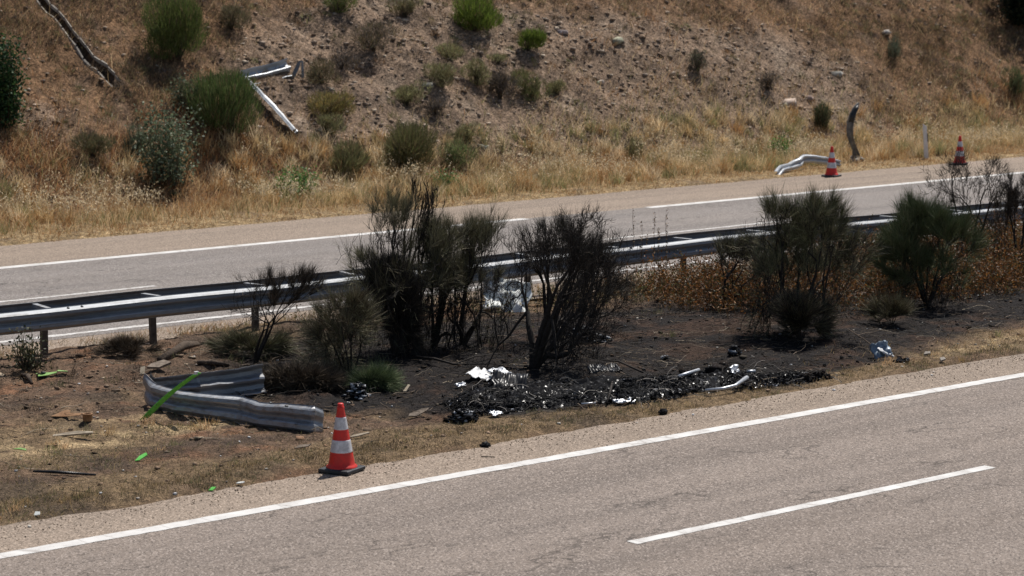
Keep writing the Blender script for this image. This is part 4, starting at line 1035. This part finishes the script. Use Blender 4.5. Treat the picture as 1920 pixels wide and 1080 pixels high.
def leafy(name, px, py, w, h, label, cols, n, ls=.05, seed=0):
    p = at(px, py); s = mpp(p); rx = w * s / 2; hz = h * s
    t = empty(name, p, label, 'shrub', 'shrubs and plants on the hillside')
    m = 34; a = rng.uniform(0, 6.28, m); top = np.stack([np.cos(a) * rx * rng.random(m), np.sin(a) * rx * rng.random(m) * .8, hz * rng.uniform(.5, 1, m)], 1)
    mid = top * [.75, .75, .4] + rng.normal(0, .04, (m, 3)); z0 = top * [.45, .45, 0]
    V, T_, C = join([prisms(z0, mid, np.full(m, .012), np.full(m, .007), vary((.08, .06, .04), m), 4), prisms(mid, top, np.full(m, .007), np.full(m, .003), vary((.1, .09, .05), m), 4)])
    link('stems', tri_mesh('stems', V, T_, M['twig'], C), t)
    i = rng.integers(0, m, n); f = rng.uniform(.0, 1, (n, 1))
    f = f * 1.5 - .5; P = mid[i] + (top[i] - mid[i]) * f + rng.normal(0, .11, (n, 3)); P[:, 2] = np.clip(P[:, 2], .03, None)
    D = unit(n, .3) * ls * rng.uniform(.6, 1.3, (n, 1))
    V, T_, C = blades(P, D, ls * .75, np.zeros((n, 3)), pal(cols, n, .25))
    link('leaves', tri_mesh('leaves', V, T_, M['leaf'], C), t)
    return t
leafy('rose_bush', 318, 352, 140, 150, 'leafy grey green wild rose bush at the slope foot on the left', ((.13, .17, .10), (.18, .22, .14), (.09, .12, .07)), 2600, .065)
leafy('leafy_shrub', 350, 205, 70, 66, 'sparse leafy shoots above the wild rose bush', ((.13, .16, .09), (.10, .12, .07)), 600, .055)
leafy('leafy_plant', 55, 692, 74, 70, 'small leafy dark plant climbing beside the leftmost rail post', ((.06, .07, .035), (.10, .09, .05), (.04, .045, .025)), 420, .04)
leafy('leafy_shrub', 8, 240, 90, 165, 'dark green leafy shrub at the left edge of the picture', ((.035, .075, .025), (.05, .11, .035), (.02, .045, .015)), 3800, .07)
leafy('green_weed', 552, 372, 110, 52, 'bright green weeds low in the straw grass left of the scorched shrub', ((.10, .2, .05), (.13, .25, .07)), 1300, .05)
leafy('green_weed', 1462, 300, 44, 42, 'compact bright green weed above the twisted pale beam', ((.09, .19, .035), (.13, .26, .05)), 1100, .045)
leafy('green_weed', 835, 358, 70, 34, 'bright green weed at the verge behind the scorched median shrub', ((.10, .2, .05), (.13, .22, .07)), 700, .045)
leafy('shadow_crown', 1922, 46, 150, 120, 'added black green crown standing in for the shadow at the top right corner', ((.012, .02, .010), (.018, .028, .013)), 9000, .10)  # crown added for the corner shadow, its shade put into the leaf colour

# ------------------------------------------------------------------ burnt wreckage
def crumple(name, sx, sy, amp, mat, seed, nx=14, ny=10, freq=3., thick=.004, ragged=.25, rib=0):
    X, Y = np.meshgrid(np.linspace(-.5, .5, nx), np.linspace(-.5, .5, ny))
    Z = amp * fbm(X * 2 + seed * 7, Y * 2, freq, 3, seed) + (rib * np.abs(np.sin(X * 38)) if rib else 0)
    rr = 1 + ragged * fbm(np.arctan2(Y, X) * 1.2 + 9, X * 0 + seed, 1.5, 3, seed + 5)
    V = np.stack([X * sx * rr, Y * sy * rr, Z], -1).reshape(-1, 3)
    i = (np.arange(ny - 1)[:, None] * nx + np.arange(nx - 1)[None]).ravel()
    return tri_mesh(name, V, np.stack([i, i + 1, i + nx + 1, i + nx], 1), mat)
def put(o, px, py, dz=.0, rz=0, rx=0, ry=0):
    o.location = tuple(at(px, py) + np.array([0, 0, dz])); o.rotation_euler = (rx, ry, rz); return o
# heap: path of the wreck along the edge of the strip
WP = [at(x, y)[:2] for x, y in ((860, 775), (960, 745), (1060, 742), (1160, 740), (1260, 728), (1360, 718), (1460, 712), (1545, 708))]
WW = [.42, .80, .72, .72, .5, .5, .33, .16]; WH = [.07, .13, .10, .14, .11, .10, .06, .03]
WP = np.array(WP)
cl = np.r_[0, np.cumsum(np.linalg.norm(np.diff(WP, axis=0), axis=1))]
def wreck_pt(n, spread=.5):
    s = rng.uniform(0, cl[-1], n) ; c = np.stack([np.interp(s, cl, WP[:, 0]), np.interp(s, cl, WP[:, 1])], 1)
    w = np.interp(s, cl, WW); v = np.clip(rng.normal(0, spread, n), -1.05, 1.05)
    xy = c + np.stack([v * w * .25, v * w], 1)
    hh = np.interp(s, cl, WH) * (1 - v ** 2 * .85)
    hh = hh * (.35 + .9 * vnoise(xy[:, 0] * 3.2, xy[:, 1] * 3.2, 141))
    z = terrain(xy[:, 0], xy[:, 1])
    return xy, z, np.maximum(hh, .01)
def mound_z(n_s=260, n_v=44):
    S_, V_ = np.meshgrid(np.linspace(0, cl[-1], n_s), np.linspace(-1.15, 1.15, n_v))
    w = np.interp(S_, cl, WW); X = np.interp(S_, cl, WP[:, 0]) + V_ * w * .25; Y = np.interp(S_, cl, WP[:, 1]) + V_ * w
    fall = np.clip(1 - (V_ + .25 * fbm(X, Y, 2.2, 2, 149)) ** 2, 0, 1) * sstep(0, .3, S_) * (1 - sstep(cl[-1] - .3, cl[-1], S_))
    rid = 1 - np.abs(fbm(X, Y, 5.5, 4, 142)) * 3.2
    H_ = np.interp(S_, cl, WH) * (.45 + .85 * vnoise(X * 2.6, Y * 2.6, 141)) * fall + .045 * rid * fall + .025 * fbm(X, Y, 24, 3, 143) * fall
    Z = terrain(X, Y) + H_ - .03 * (1 - fall)
    V = np.stack([X, Y, Z], -1).reshape(-1, 3)
    q = (np.arange(n_v - 1)[:, None] * n_s + np.arange(n_s - 1)[None]).ravel()
    T = np.concatenate([np.stack([q, q + 1, q + n_s + 1], 1), np.stack([q, q + n_s + 1, q + n_s], 1)])
    t_ = vnoise(X * 30, Y * 30, 144).ravel()[:, None] * sstep(.35, .75, vnoise(X * 4, Y * 4, 145)).ravel()[:, None]
    return V, T, np.array([[.007, .007, .008]]) + t_ * np.array([[.016, .016, .017]])
body = mound_z()
xy, z, hh = wreck_pt(260, .6)
n = len(xy); sz = rng.uniform(.03, .10, n)
lumps = stones(np.stack([xy[:, 0], xy[:, 1], z + hh * .8], 1), sz, rng.uniform(.2, .5, n), pal([(.008, .008, .009), (.016, .016, .018), (.03, .028, .028)], n, .3), .6)
xy, z, hh = wreck_pt(12000, .55)
n = len(xy); P = np.stack([xy[:, 0], xy[:, 1], z + hh * (.7 + .5 * rng.random(n)) + .01], 1)
d = nrm(rng.normal(0, 1, (n, 3)) * [1, 1, .45]) * (.012 + .10 * rng.random((n, 1)) ** 2.5)
e = nrm(np.cross(d, unit(n, 1.))) * (.006 + .03 * rng.random((n, 1)) ** 2); up_ = np.cross(d, e); up_ = nrm(up_) * rng.uniform(-.02, .02, (n, 1))
V = np.stack([P - d / 2 - e / 2, P + d / 2 - e / 2, P + d / 2 + e / 2, P - d / 2 + e / 2, P + up_], 1).reshape(-1, 3)
bi = np.arange(n)[:, None] * 5
T_ = np.concatenate([bi + [0, 1, 4], bi + [1, 2, 4], bi + [2, 3, 4], bi + [3, 0, 4]], 1).reshape(-1, 3)
c = pal([(.012, .012, .014), (.025, .025, .028), (.06, .06, .068), (.30, .31, .34)], n, .3, [.72, .215, .05, .015])
shards = (V, T_, np.repeat(c, 5, 0))
V, T_, C = join([body, lumps, shards])
o = link('wreckage_heap', tri_mesh('wreckage_heap', V, T_, M['char_gloss'], C)); tag(o, 'long heap of black burnt and melted wreckage along the edge of the median', 'wreckage', kind='stuff')
xy, z, hh = wreck_pt(900, .6); n = len(xy)
P = np.stack([xy[:, 0], xy[:, 1], z + hh], 1); cur = []
c = pal([(.015, .015, .015), (.04, .035, .03), (.22, .2, .18)], n, .3, [.55, .3, .15])
a = rng.uniform(0, 6.28, n); el = rng.normal(.1, .5, n)
for s in range(5):
    q = P + np.stack([np.cos(a), np.sin(a), np.sin(el)], 1) * rng.uniform(.03, .09, (n, 1)); q[:, 2] = np.maximum(q[:, 2], terrain(q[:, 0], q[:, 1]))
    cur.append(prisms(P, q, np.full(n, .004), np.full(n, .004), c, 3)); P = q; a = a + rng.normal(0, .6, n); el = el - .2
V, T_, C = join(cur)
o = link('wire_tangle', tri_mesh('wire_tangle', V, T_, M['twig'], C)); tag(o, 'thin burnt wires and cables tangled over the wreckage heap', 'wires', kind='stuff')
# identifiable pieces on the heap
def piece(o, label, cat, px, py, dz=0, rz=0, rx=0, ry=0, th=.005, group=None):
    put(o, px, py, dz, rz, rx, ry)
    if th: solidify(o, th)
    return tag(o, label, cat, group)
piece(link('melted_sheet', crumple('melted_sheet', .50, .30, .06, M['white_plastic'], 3)), 'bright white crumpled metal sheet at the upper left of the wreckage heap', 'metal sheet', 903, 712, .07, .5, .25)
piece(link('melted_sheet', crumple('melted_sheet', .30, .25, .05, M['melt'], 5)), 'small shiny sheet just right of the bright white one on the heap', 'metal sheet', 938, 712, .10, .2, .3)
piece(link('ribbed_panel', crumple('ribbed_panel', .46, .42, .07, M['black_plastic'], 8, 40, 8, rib=.012)), 'black ribbed panel curved like a fan at the left of the heap', 'panel', 955, 745, .17, -.7, .6, .1)
piece(link('ribbed_panel', crumple('ribbed_panel', .42, .26, .05, M['black_plastic'], 9, 40, 8, rib=.02)), 'black ribbed duct piece on top of the middle of the heap', 'panel', 1132, 722, .20, -.5, .2, .0)
piece(link('silver_shard', crumple('silver_shard', .26, .09, .04, M['melt'], 15)), 'silver shard at the lower front edge of the heap', 'metal sheet', 1170, 760, .05, -.4, .3)
piece(link('silver_shard', crumple('silver_shard', .20, .16, .05, M['melt'], 16)), 'upright silver shard on the right half of the heap', 'metal sheet', 1378, 716, .13, .3, 1.0)
piece(link('silver_shard', crumple('silver_shard', .18, .10, .04, M['melt'], 17)), 'small silver shard near the left tip of the heap', 'metal sheet', 930, 782, .04, .2, .3)
piece(link('silver_shard', crumple('silver_shard', .13, .07, .03, M['melt'], 18)), 'tiny bright shard lying left of the heap on burnt soil', 'metal sheet', 864, 727, .03, -.5, .3)
def rod(name, pts, r, mat, label, cat, k=8, group=None, jit=0.):
    base_ = np.array(pts[0]); me = tube(name, [np.array(p_) - base_ for p_ in pts], r, mat, k, jit)
    o = link(name, me, None, base_); return tag(o, label, cat, group)
U = np.array([0, 0, 1.])
rod('metal_tube', [at(1272, 731) + U * .17, at(1310, 722) + U * .2], .022, M['melt'], 'pale straight metal tube lying aslant on the right part of the heap', 'tube')
rod('metal_tube', [at(1322, 742) + U * .06, at(1356, 740) + U * .07, at(1378, 737) + U * .09, at(1400, 728) + U * .14], [.02, .022, .02, .03], M['melt'], 'bent metal tube along the front of the heap, right part', 'tube')
rod('metal_tube', [at(1400, 714) + U * .12, at(1416, 713) + U * .12], .02, M['melt'], 'short metal tube near the right end of the heap', 'tube')
rod('metal_tube', [at(1090, 765) + U * .04, at(1117, 763) + U * .05], .013, M['melt'], 'thin metal strip at the front foot of the heap', 'tube')
rod('charred_post', [at(1138, 762) + U * .05, at(1144, 754) + U * .13, at(1148, 744) + U * .19], [.012, .016, .012], M['bark'], 'charred stick standing out of the middle of the heap', 'stick')
rod('charred_stick', [at(1130, 681) + U * .04, at(1160, 690) + U * .09, at(1205, 715) + U * .12], [.008, .012, .014], M['bark'], 'long charred stick running down to the back of the heap', 'stick', 6)
V, T_, C = stones(rng.normal(0, 1, (26, 3)) * [.16, .12, .05] + [0, 0, .1], rng.uniform(.1, .24, 26), rng.uniform(.3, .8, 26), pal([(.012, .012, .012), (.025, .02, .018)], 26), .5)
for px, py, s, lab in ((1290, 712, .55, 'black rounded burnt lump behind the pale tube'), (1345, 706, .7, 'black wedge shaped burnt lump at the back of the heap'), (1510, 712, .35, 'black lump near the right tip of the heap'), (1535, 709, .42, 'dark round lump at the right tip of the wreckage heap')):
    me = tri_mesh('burnt_lump', V * s, T_, M['char_gloss'], C)
    piece(link('burnt_lump', me), lab, 'burnt debris', px, py, .0, random.uniform(0, 6), th=0, group='burnt lumps in the wreckage')
# debris pile under the burnt shrub
def pile(px, py, w, h, n, label, shiny=.18):
    p = at(px, py); s = mpp(p); W_, H_ = w * s / 2, h * s
    q = rng.normal(0, .45, (n, 2)); q = q[np.hypot(q[:, 0], q[:, 1]) < 1.1]; n = len(q)
    P = np.stack([q[:, 0] * W_, q[:, 1] * W_ * .8, H_ * (1 - np.hypot(q[:, 0], q[:, 1]) ** 2 * .8) * rng.uniform(.2, 1, n)], 1)
    a = stones(P, rng.uniform(.02, .075, n), rng.uniform(.12, .5, n), pal([(.01, .01, .011), (.03, .03, .033), (.3, .31, .33)], n, .3, [.6 * (1 - shiny), .4 * (1 - shiny), shiny]), .6)
    o = link('burnt_pile', tri_mesh('burnt_pile', a[0], a[1], M['char_gloss'], a[2]), None, p); return tag(o, label, 'burnt debris')
pile(1092, 640, 88, 30, 420, 'burnt debris pile with silvery bits under the right branches of the central burnt shrub')
pile(1135, 642, 30, 12, 80, 'small black debris clump right of the larger silvery burnt pile', .3)
pile(868, 790, 62, 22, 300, 'low shiny black pile at the left tip of the wreckage, nearest the cone', .22)
pile(1377, 665, 28, 16, 90, 'small black shiny clump alone on the scorched soil behind the heap', .15)
pile(1246, 674, 16, 6, 24, 'tiny pale bits on scorched soil behind the heap', .6)
pile(668, 748, 48, 34, 110, 'pale and dark twisted fragments behind the near cone', .42)
pile(1243, 776, 14, 8, 22, 'small black lump on the shoulder below the heap', .0)
pile(910, 838, 20, 8, 30, 'small flat black lump on the shoulder gravel edge below the heap', .0)
# white panel behind the shrubs
g = at(945, 582)
o = link('panel_debris', crumple('panel_debris', .70, .66, .16, M['white_sheet'], 22, 18, 14, 2.4, ragged=.35)); o.location = tuple(g + np.array([0.0, -.05, .24])); o.rotation_euler = (R(44), R(10), AZ - R(95)); solidify(o, .006)
tag(o, 'crumpled white panel leaning beneath the rail behind the burnt shrubs', 'panel')
# left side litter
t = empty('plastic_debris', at(88, 708), 'torn lime green plastic panel with a round hole left of the folded beam', 'plastic panel', rz=AZ - R(90))
p0 = at(88, 708)
def plate(name, pts, mat, par=None, dz=.02, th=.008, curl=.02):
    V = [(x, y, dz + curl * math.sin(x * 9 + y * 7)) for x, y in pts]
    o = link(name, py_mesh(name, V, [tuple(range(len(V)))], mat), par); return solidify(o, th)
plate('torn_sheet', [(-.17, .10), (-.12, .02), (-.10, -.09), (.02, -.08), (.14, -.02), (.13, .06), (.02, .04), (-.05, .08)], M['green_pale'], t, .04)
plate('torn_flap', [(.14, -.02), (.28, .0), (.26, .05), (.13, .06)], M['green_pale'], t, .06)
o = link('round_hole', lathe('round_hole', [(.035, .0), (.033, .012), (.001, .012)], M['char'], 14), t, (-.05, .02, .052))
def litter(name, px, py, pts, mat, label, cat, rz=0, dz=.03, tilt=(0, 0), th=.01, curl=.02):
    o = plate(name, pts, mat, None, dz, th, curl); o.location = tuple(at(px, py)); o.rotation_euler = (tilt[0], tilt[1], AZ - R(90) + rz); return tag(o, label, cat)
litter('bark_slab', 297, 692, [(-.14, -.10), (.02, -.10), (.16, .06), (.05, .12), (-.10, .02)], M['board'], 'grey brown slab of board lying above the folded beam', 'board', 0, .06, (.2, .1), .03)
litter('board_piece', 268, 703, [(-.03, -.06), (.03, -.06), (.025, .08), (-.03, .07)], M['board_pale'], 'small upright pale board piece just below the grey brown slab', 'board', 0, .06, (.5, 0), .02)
litter('brown_sheet', 128, 786, [(-.22, .05), (-.05, .12), (.02, .08), (.02, .02), (.18, -.06), (.16, -.10), (.0, -.04), (-.08, .0)], M['brown_sheet'], 'torn rust brown sheet on the straw next to the pipe ring', 'sheet', 0, .05, (.15, 0), .006, .04)
p = at(164, 790)
t = empty('pipe_ring', p, 'short brown pipe ring standing on the straw at the left', 'pipe')
link('sleeve', lathe('sleeve', [(.052, .0), (.055, .01), (.055, .07), (.062, .075), (.062, .088), (.05, .09), (.046, .08), (.046, .01)], M['brown_sheet'], 24), t)
link('inner_floor', lathe('inner_floor', [(.046, .012), (.001, .012)], M['char'], 16), t)
litter('flat_board', 135, 822, [(-.22, -.02), (.24, .01), (.24, .05), (.06, .06), (-.10, .06), (-.22, .03)], M['board_pale'], 'pale flat board half buried in the dry grass at the left', 'board', 0, .04, (.2, 0), .02)
rod('black_rod', [at(62, 889) + U * .03, at(100, 891) + U * .035, at(180, 894) + U * .02], [.012, .018, .012], M['black_plastic'], 'thin black rod lying in the scorched grass near the lower left', 'rod')
litter('green_scrap', 263, 864, [(-.05, -.05), (.0, -.05), (.08, .03), (.06, .08), (-.01, .03)], M['green'], 'small dark and green scrap in the grass below the folded beam', 'scrap', 0, .04, (.3, 0))
litter('green_scrap', 400, 922, [(-.05, -.02), (.0, -.03), (.03, .02), (-.02, .03)], M['green'], 'tiny green scrap close to the road edge left of the near cone', 'scrap', 0, .03, (.3, 0))
litter('green_scrap', 40, 848, [(-.10, .03), (.0, -.01), (.07, -.06), (.06, -.02), (-.02, .03)], M['green_pale'], 'thin pale green scrap at the left among straw', 'scrap', 0, .04, (.2, 0))
litter('board_piece', 567, 842, [(-.09, -.02), (.07, -.02), (.10, .03), (-.04, .04)], M['board'], 'thin grey brown splinter left of the near cone', 'board', 0, .03, (.2, 0), .012)
litter('board_piece', 672, 823, [(-.11, -.03), (.0, -.02), (.13, .02), (.12, .05), (-.06, .02)], M['board_pale'], 'flat pale splinter right behind the near cone', 'board', 0, .04, (.2, 0), .012)
litter('curved_board', 785, 781, [(-.12, -.05), (-.02, -.06), (.10, .02), (.13, .08), (.04, .07), (-.11, .0)], M['board'], 'dark curved board fragment on the burnt edge left of the heap', 'board', 0, .05, (.35, 0), .015)
litter('board_piece', 762, 735, [(-.04, -.06), (.0, -.07), (.05, .06), (.02, .08)], M['board_pale'], 'small pale split board on the black soil left of the heap', 'board', 0, .04, (.3, 0), .02)
litter('white_scrap', 450, 912, [(-.04, -.01), (.04, -.02), (.05, .01), (-.02, .02)], M['white_sheet'], 'small white scrap in grass near the road edge left of the cone', 'scrap', -.2, .03)
litter('white_scrap', 70, 968, [(-.03, -.02), (.03, -.02), (.03, .02), (-.02, .03)], M['white_sheet'], 'tiny white scrap at the lower left road edge', 'scrap', 0, .03, (.5, 0))
litter('dark_scrap', 500, 775, [(-.06, -.02), (.06, -.03), (.07, .01), (-.02, .02)], M['char'], 'black scrap under the front of the folded beam', 'scrap', 0, .02)
t = empty('blue_shard', at(1655, 668), 'blue grey bent plastic shard under a stick near the road edge at the right', 'panel', rz=AZ - R(90))
o = link('curved_shell', crumple('curved_shell', .26, .24, .07, M['blue_panel'], 33, 10, 8), t, (-.02, 0, .09)); o.rotation_euler = (R(55), R(-15), .2); solidify(o, .006)
o = link('pale_rim', crumple('pale_rim', .28, .06, .03, M['white_plastic'], 35, 10, 4), t, (.05, -.03, .05)); o.rotation_euler = (R(20), R(28), .1); solidify(o, .006)
rod('bare_stick', [at(1588, 622) + U * .05, at(1620, 650) + U * .1, at(1642, 664) + U * .08, at(1672, 668) + U * .08], [.006, .008, .009, .008], M['bark_brown'], 'long thin bare stick resting across the blue grey shard', 'stick', 5)
pile(1690, 680, 40, 8, 40, 'low dark clump right below the blue grey shard', .1)
litter('grey_stone', 1738, 668, [(-.05, -.02), (.04, -.02), (.05, .03), (-.02, .04)], M['concrete'], 'flat grey stone right of the blue grey shard', 'stone', 0, .04, (.3, 0), .03)
litter('grey_stone', 1766, 680, [(-.05, -.02), (.04, -.02), (.05, .03), (-.02, .04)], M['concrete'], 'second grey stone close to the road edge, right of the first', 'stone', .6, .04, (.3, 0), .03)
rod('log', [at(300, 682) + U * .04, at(345, 664) + U * .11, at(370, 658) + U * .1], [.05, .065, .04], M['wood'], 'rough dark log in the churned soil before the second rail post', 'log', 9, jit=.15)
rod('log', [at(372, 683) + U * .02, at(400, 690) + U * .05, at(430, 688) + U * .02], [.03, .04, .02], M['wood'], 'small dark log right of the rough one', 'log', 8, jit=.15)
rod('log', [at(40, 705) + U * .01, at(52, 712) + U * .05, at(60, 722) + U * .01], [.02, .035, .02], M['wood'], 'short stump at the far left beside the green panel', 'log', 8, jit=.15)
rod('pale_branch', [at(1022, 602) + U * .12, at(1048, 622) + U * .10, at(1062, 648) + U * .06, at(1078, 668) + U * .02], [.012, .014, .012, .006], M['board_pale'], 'pale peeled branch lying between the burnt shrub and the silvery pile', 'stick', 6)
rod('dark_branch', [at(775, 674) + U * .04, at(815, 685) + U * .08, at(850, 691) + U * .06, at(935, 688) + U * .03], [.014, .018, .014, .006], M['bark'], 'long dark branch on burnt soil above the bright white sheet', 'stick', 6)
rod('dark_branch', [at(850, 691) + U * .05, at(890, 680) + U * .08, at(955, 668) + U * .05], [.010, .009, .005], M['bark'], 'forked dark branch touching the long one above the white sheet', 'stick', 6)
rod('small_stick', [at(902, 858) + U * .012, at(928, 859) + U * .012], [.006, .005], M['bark'], 'small dark stick lying on the near shoulder', 'stick', 5)
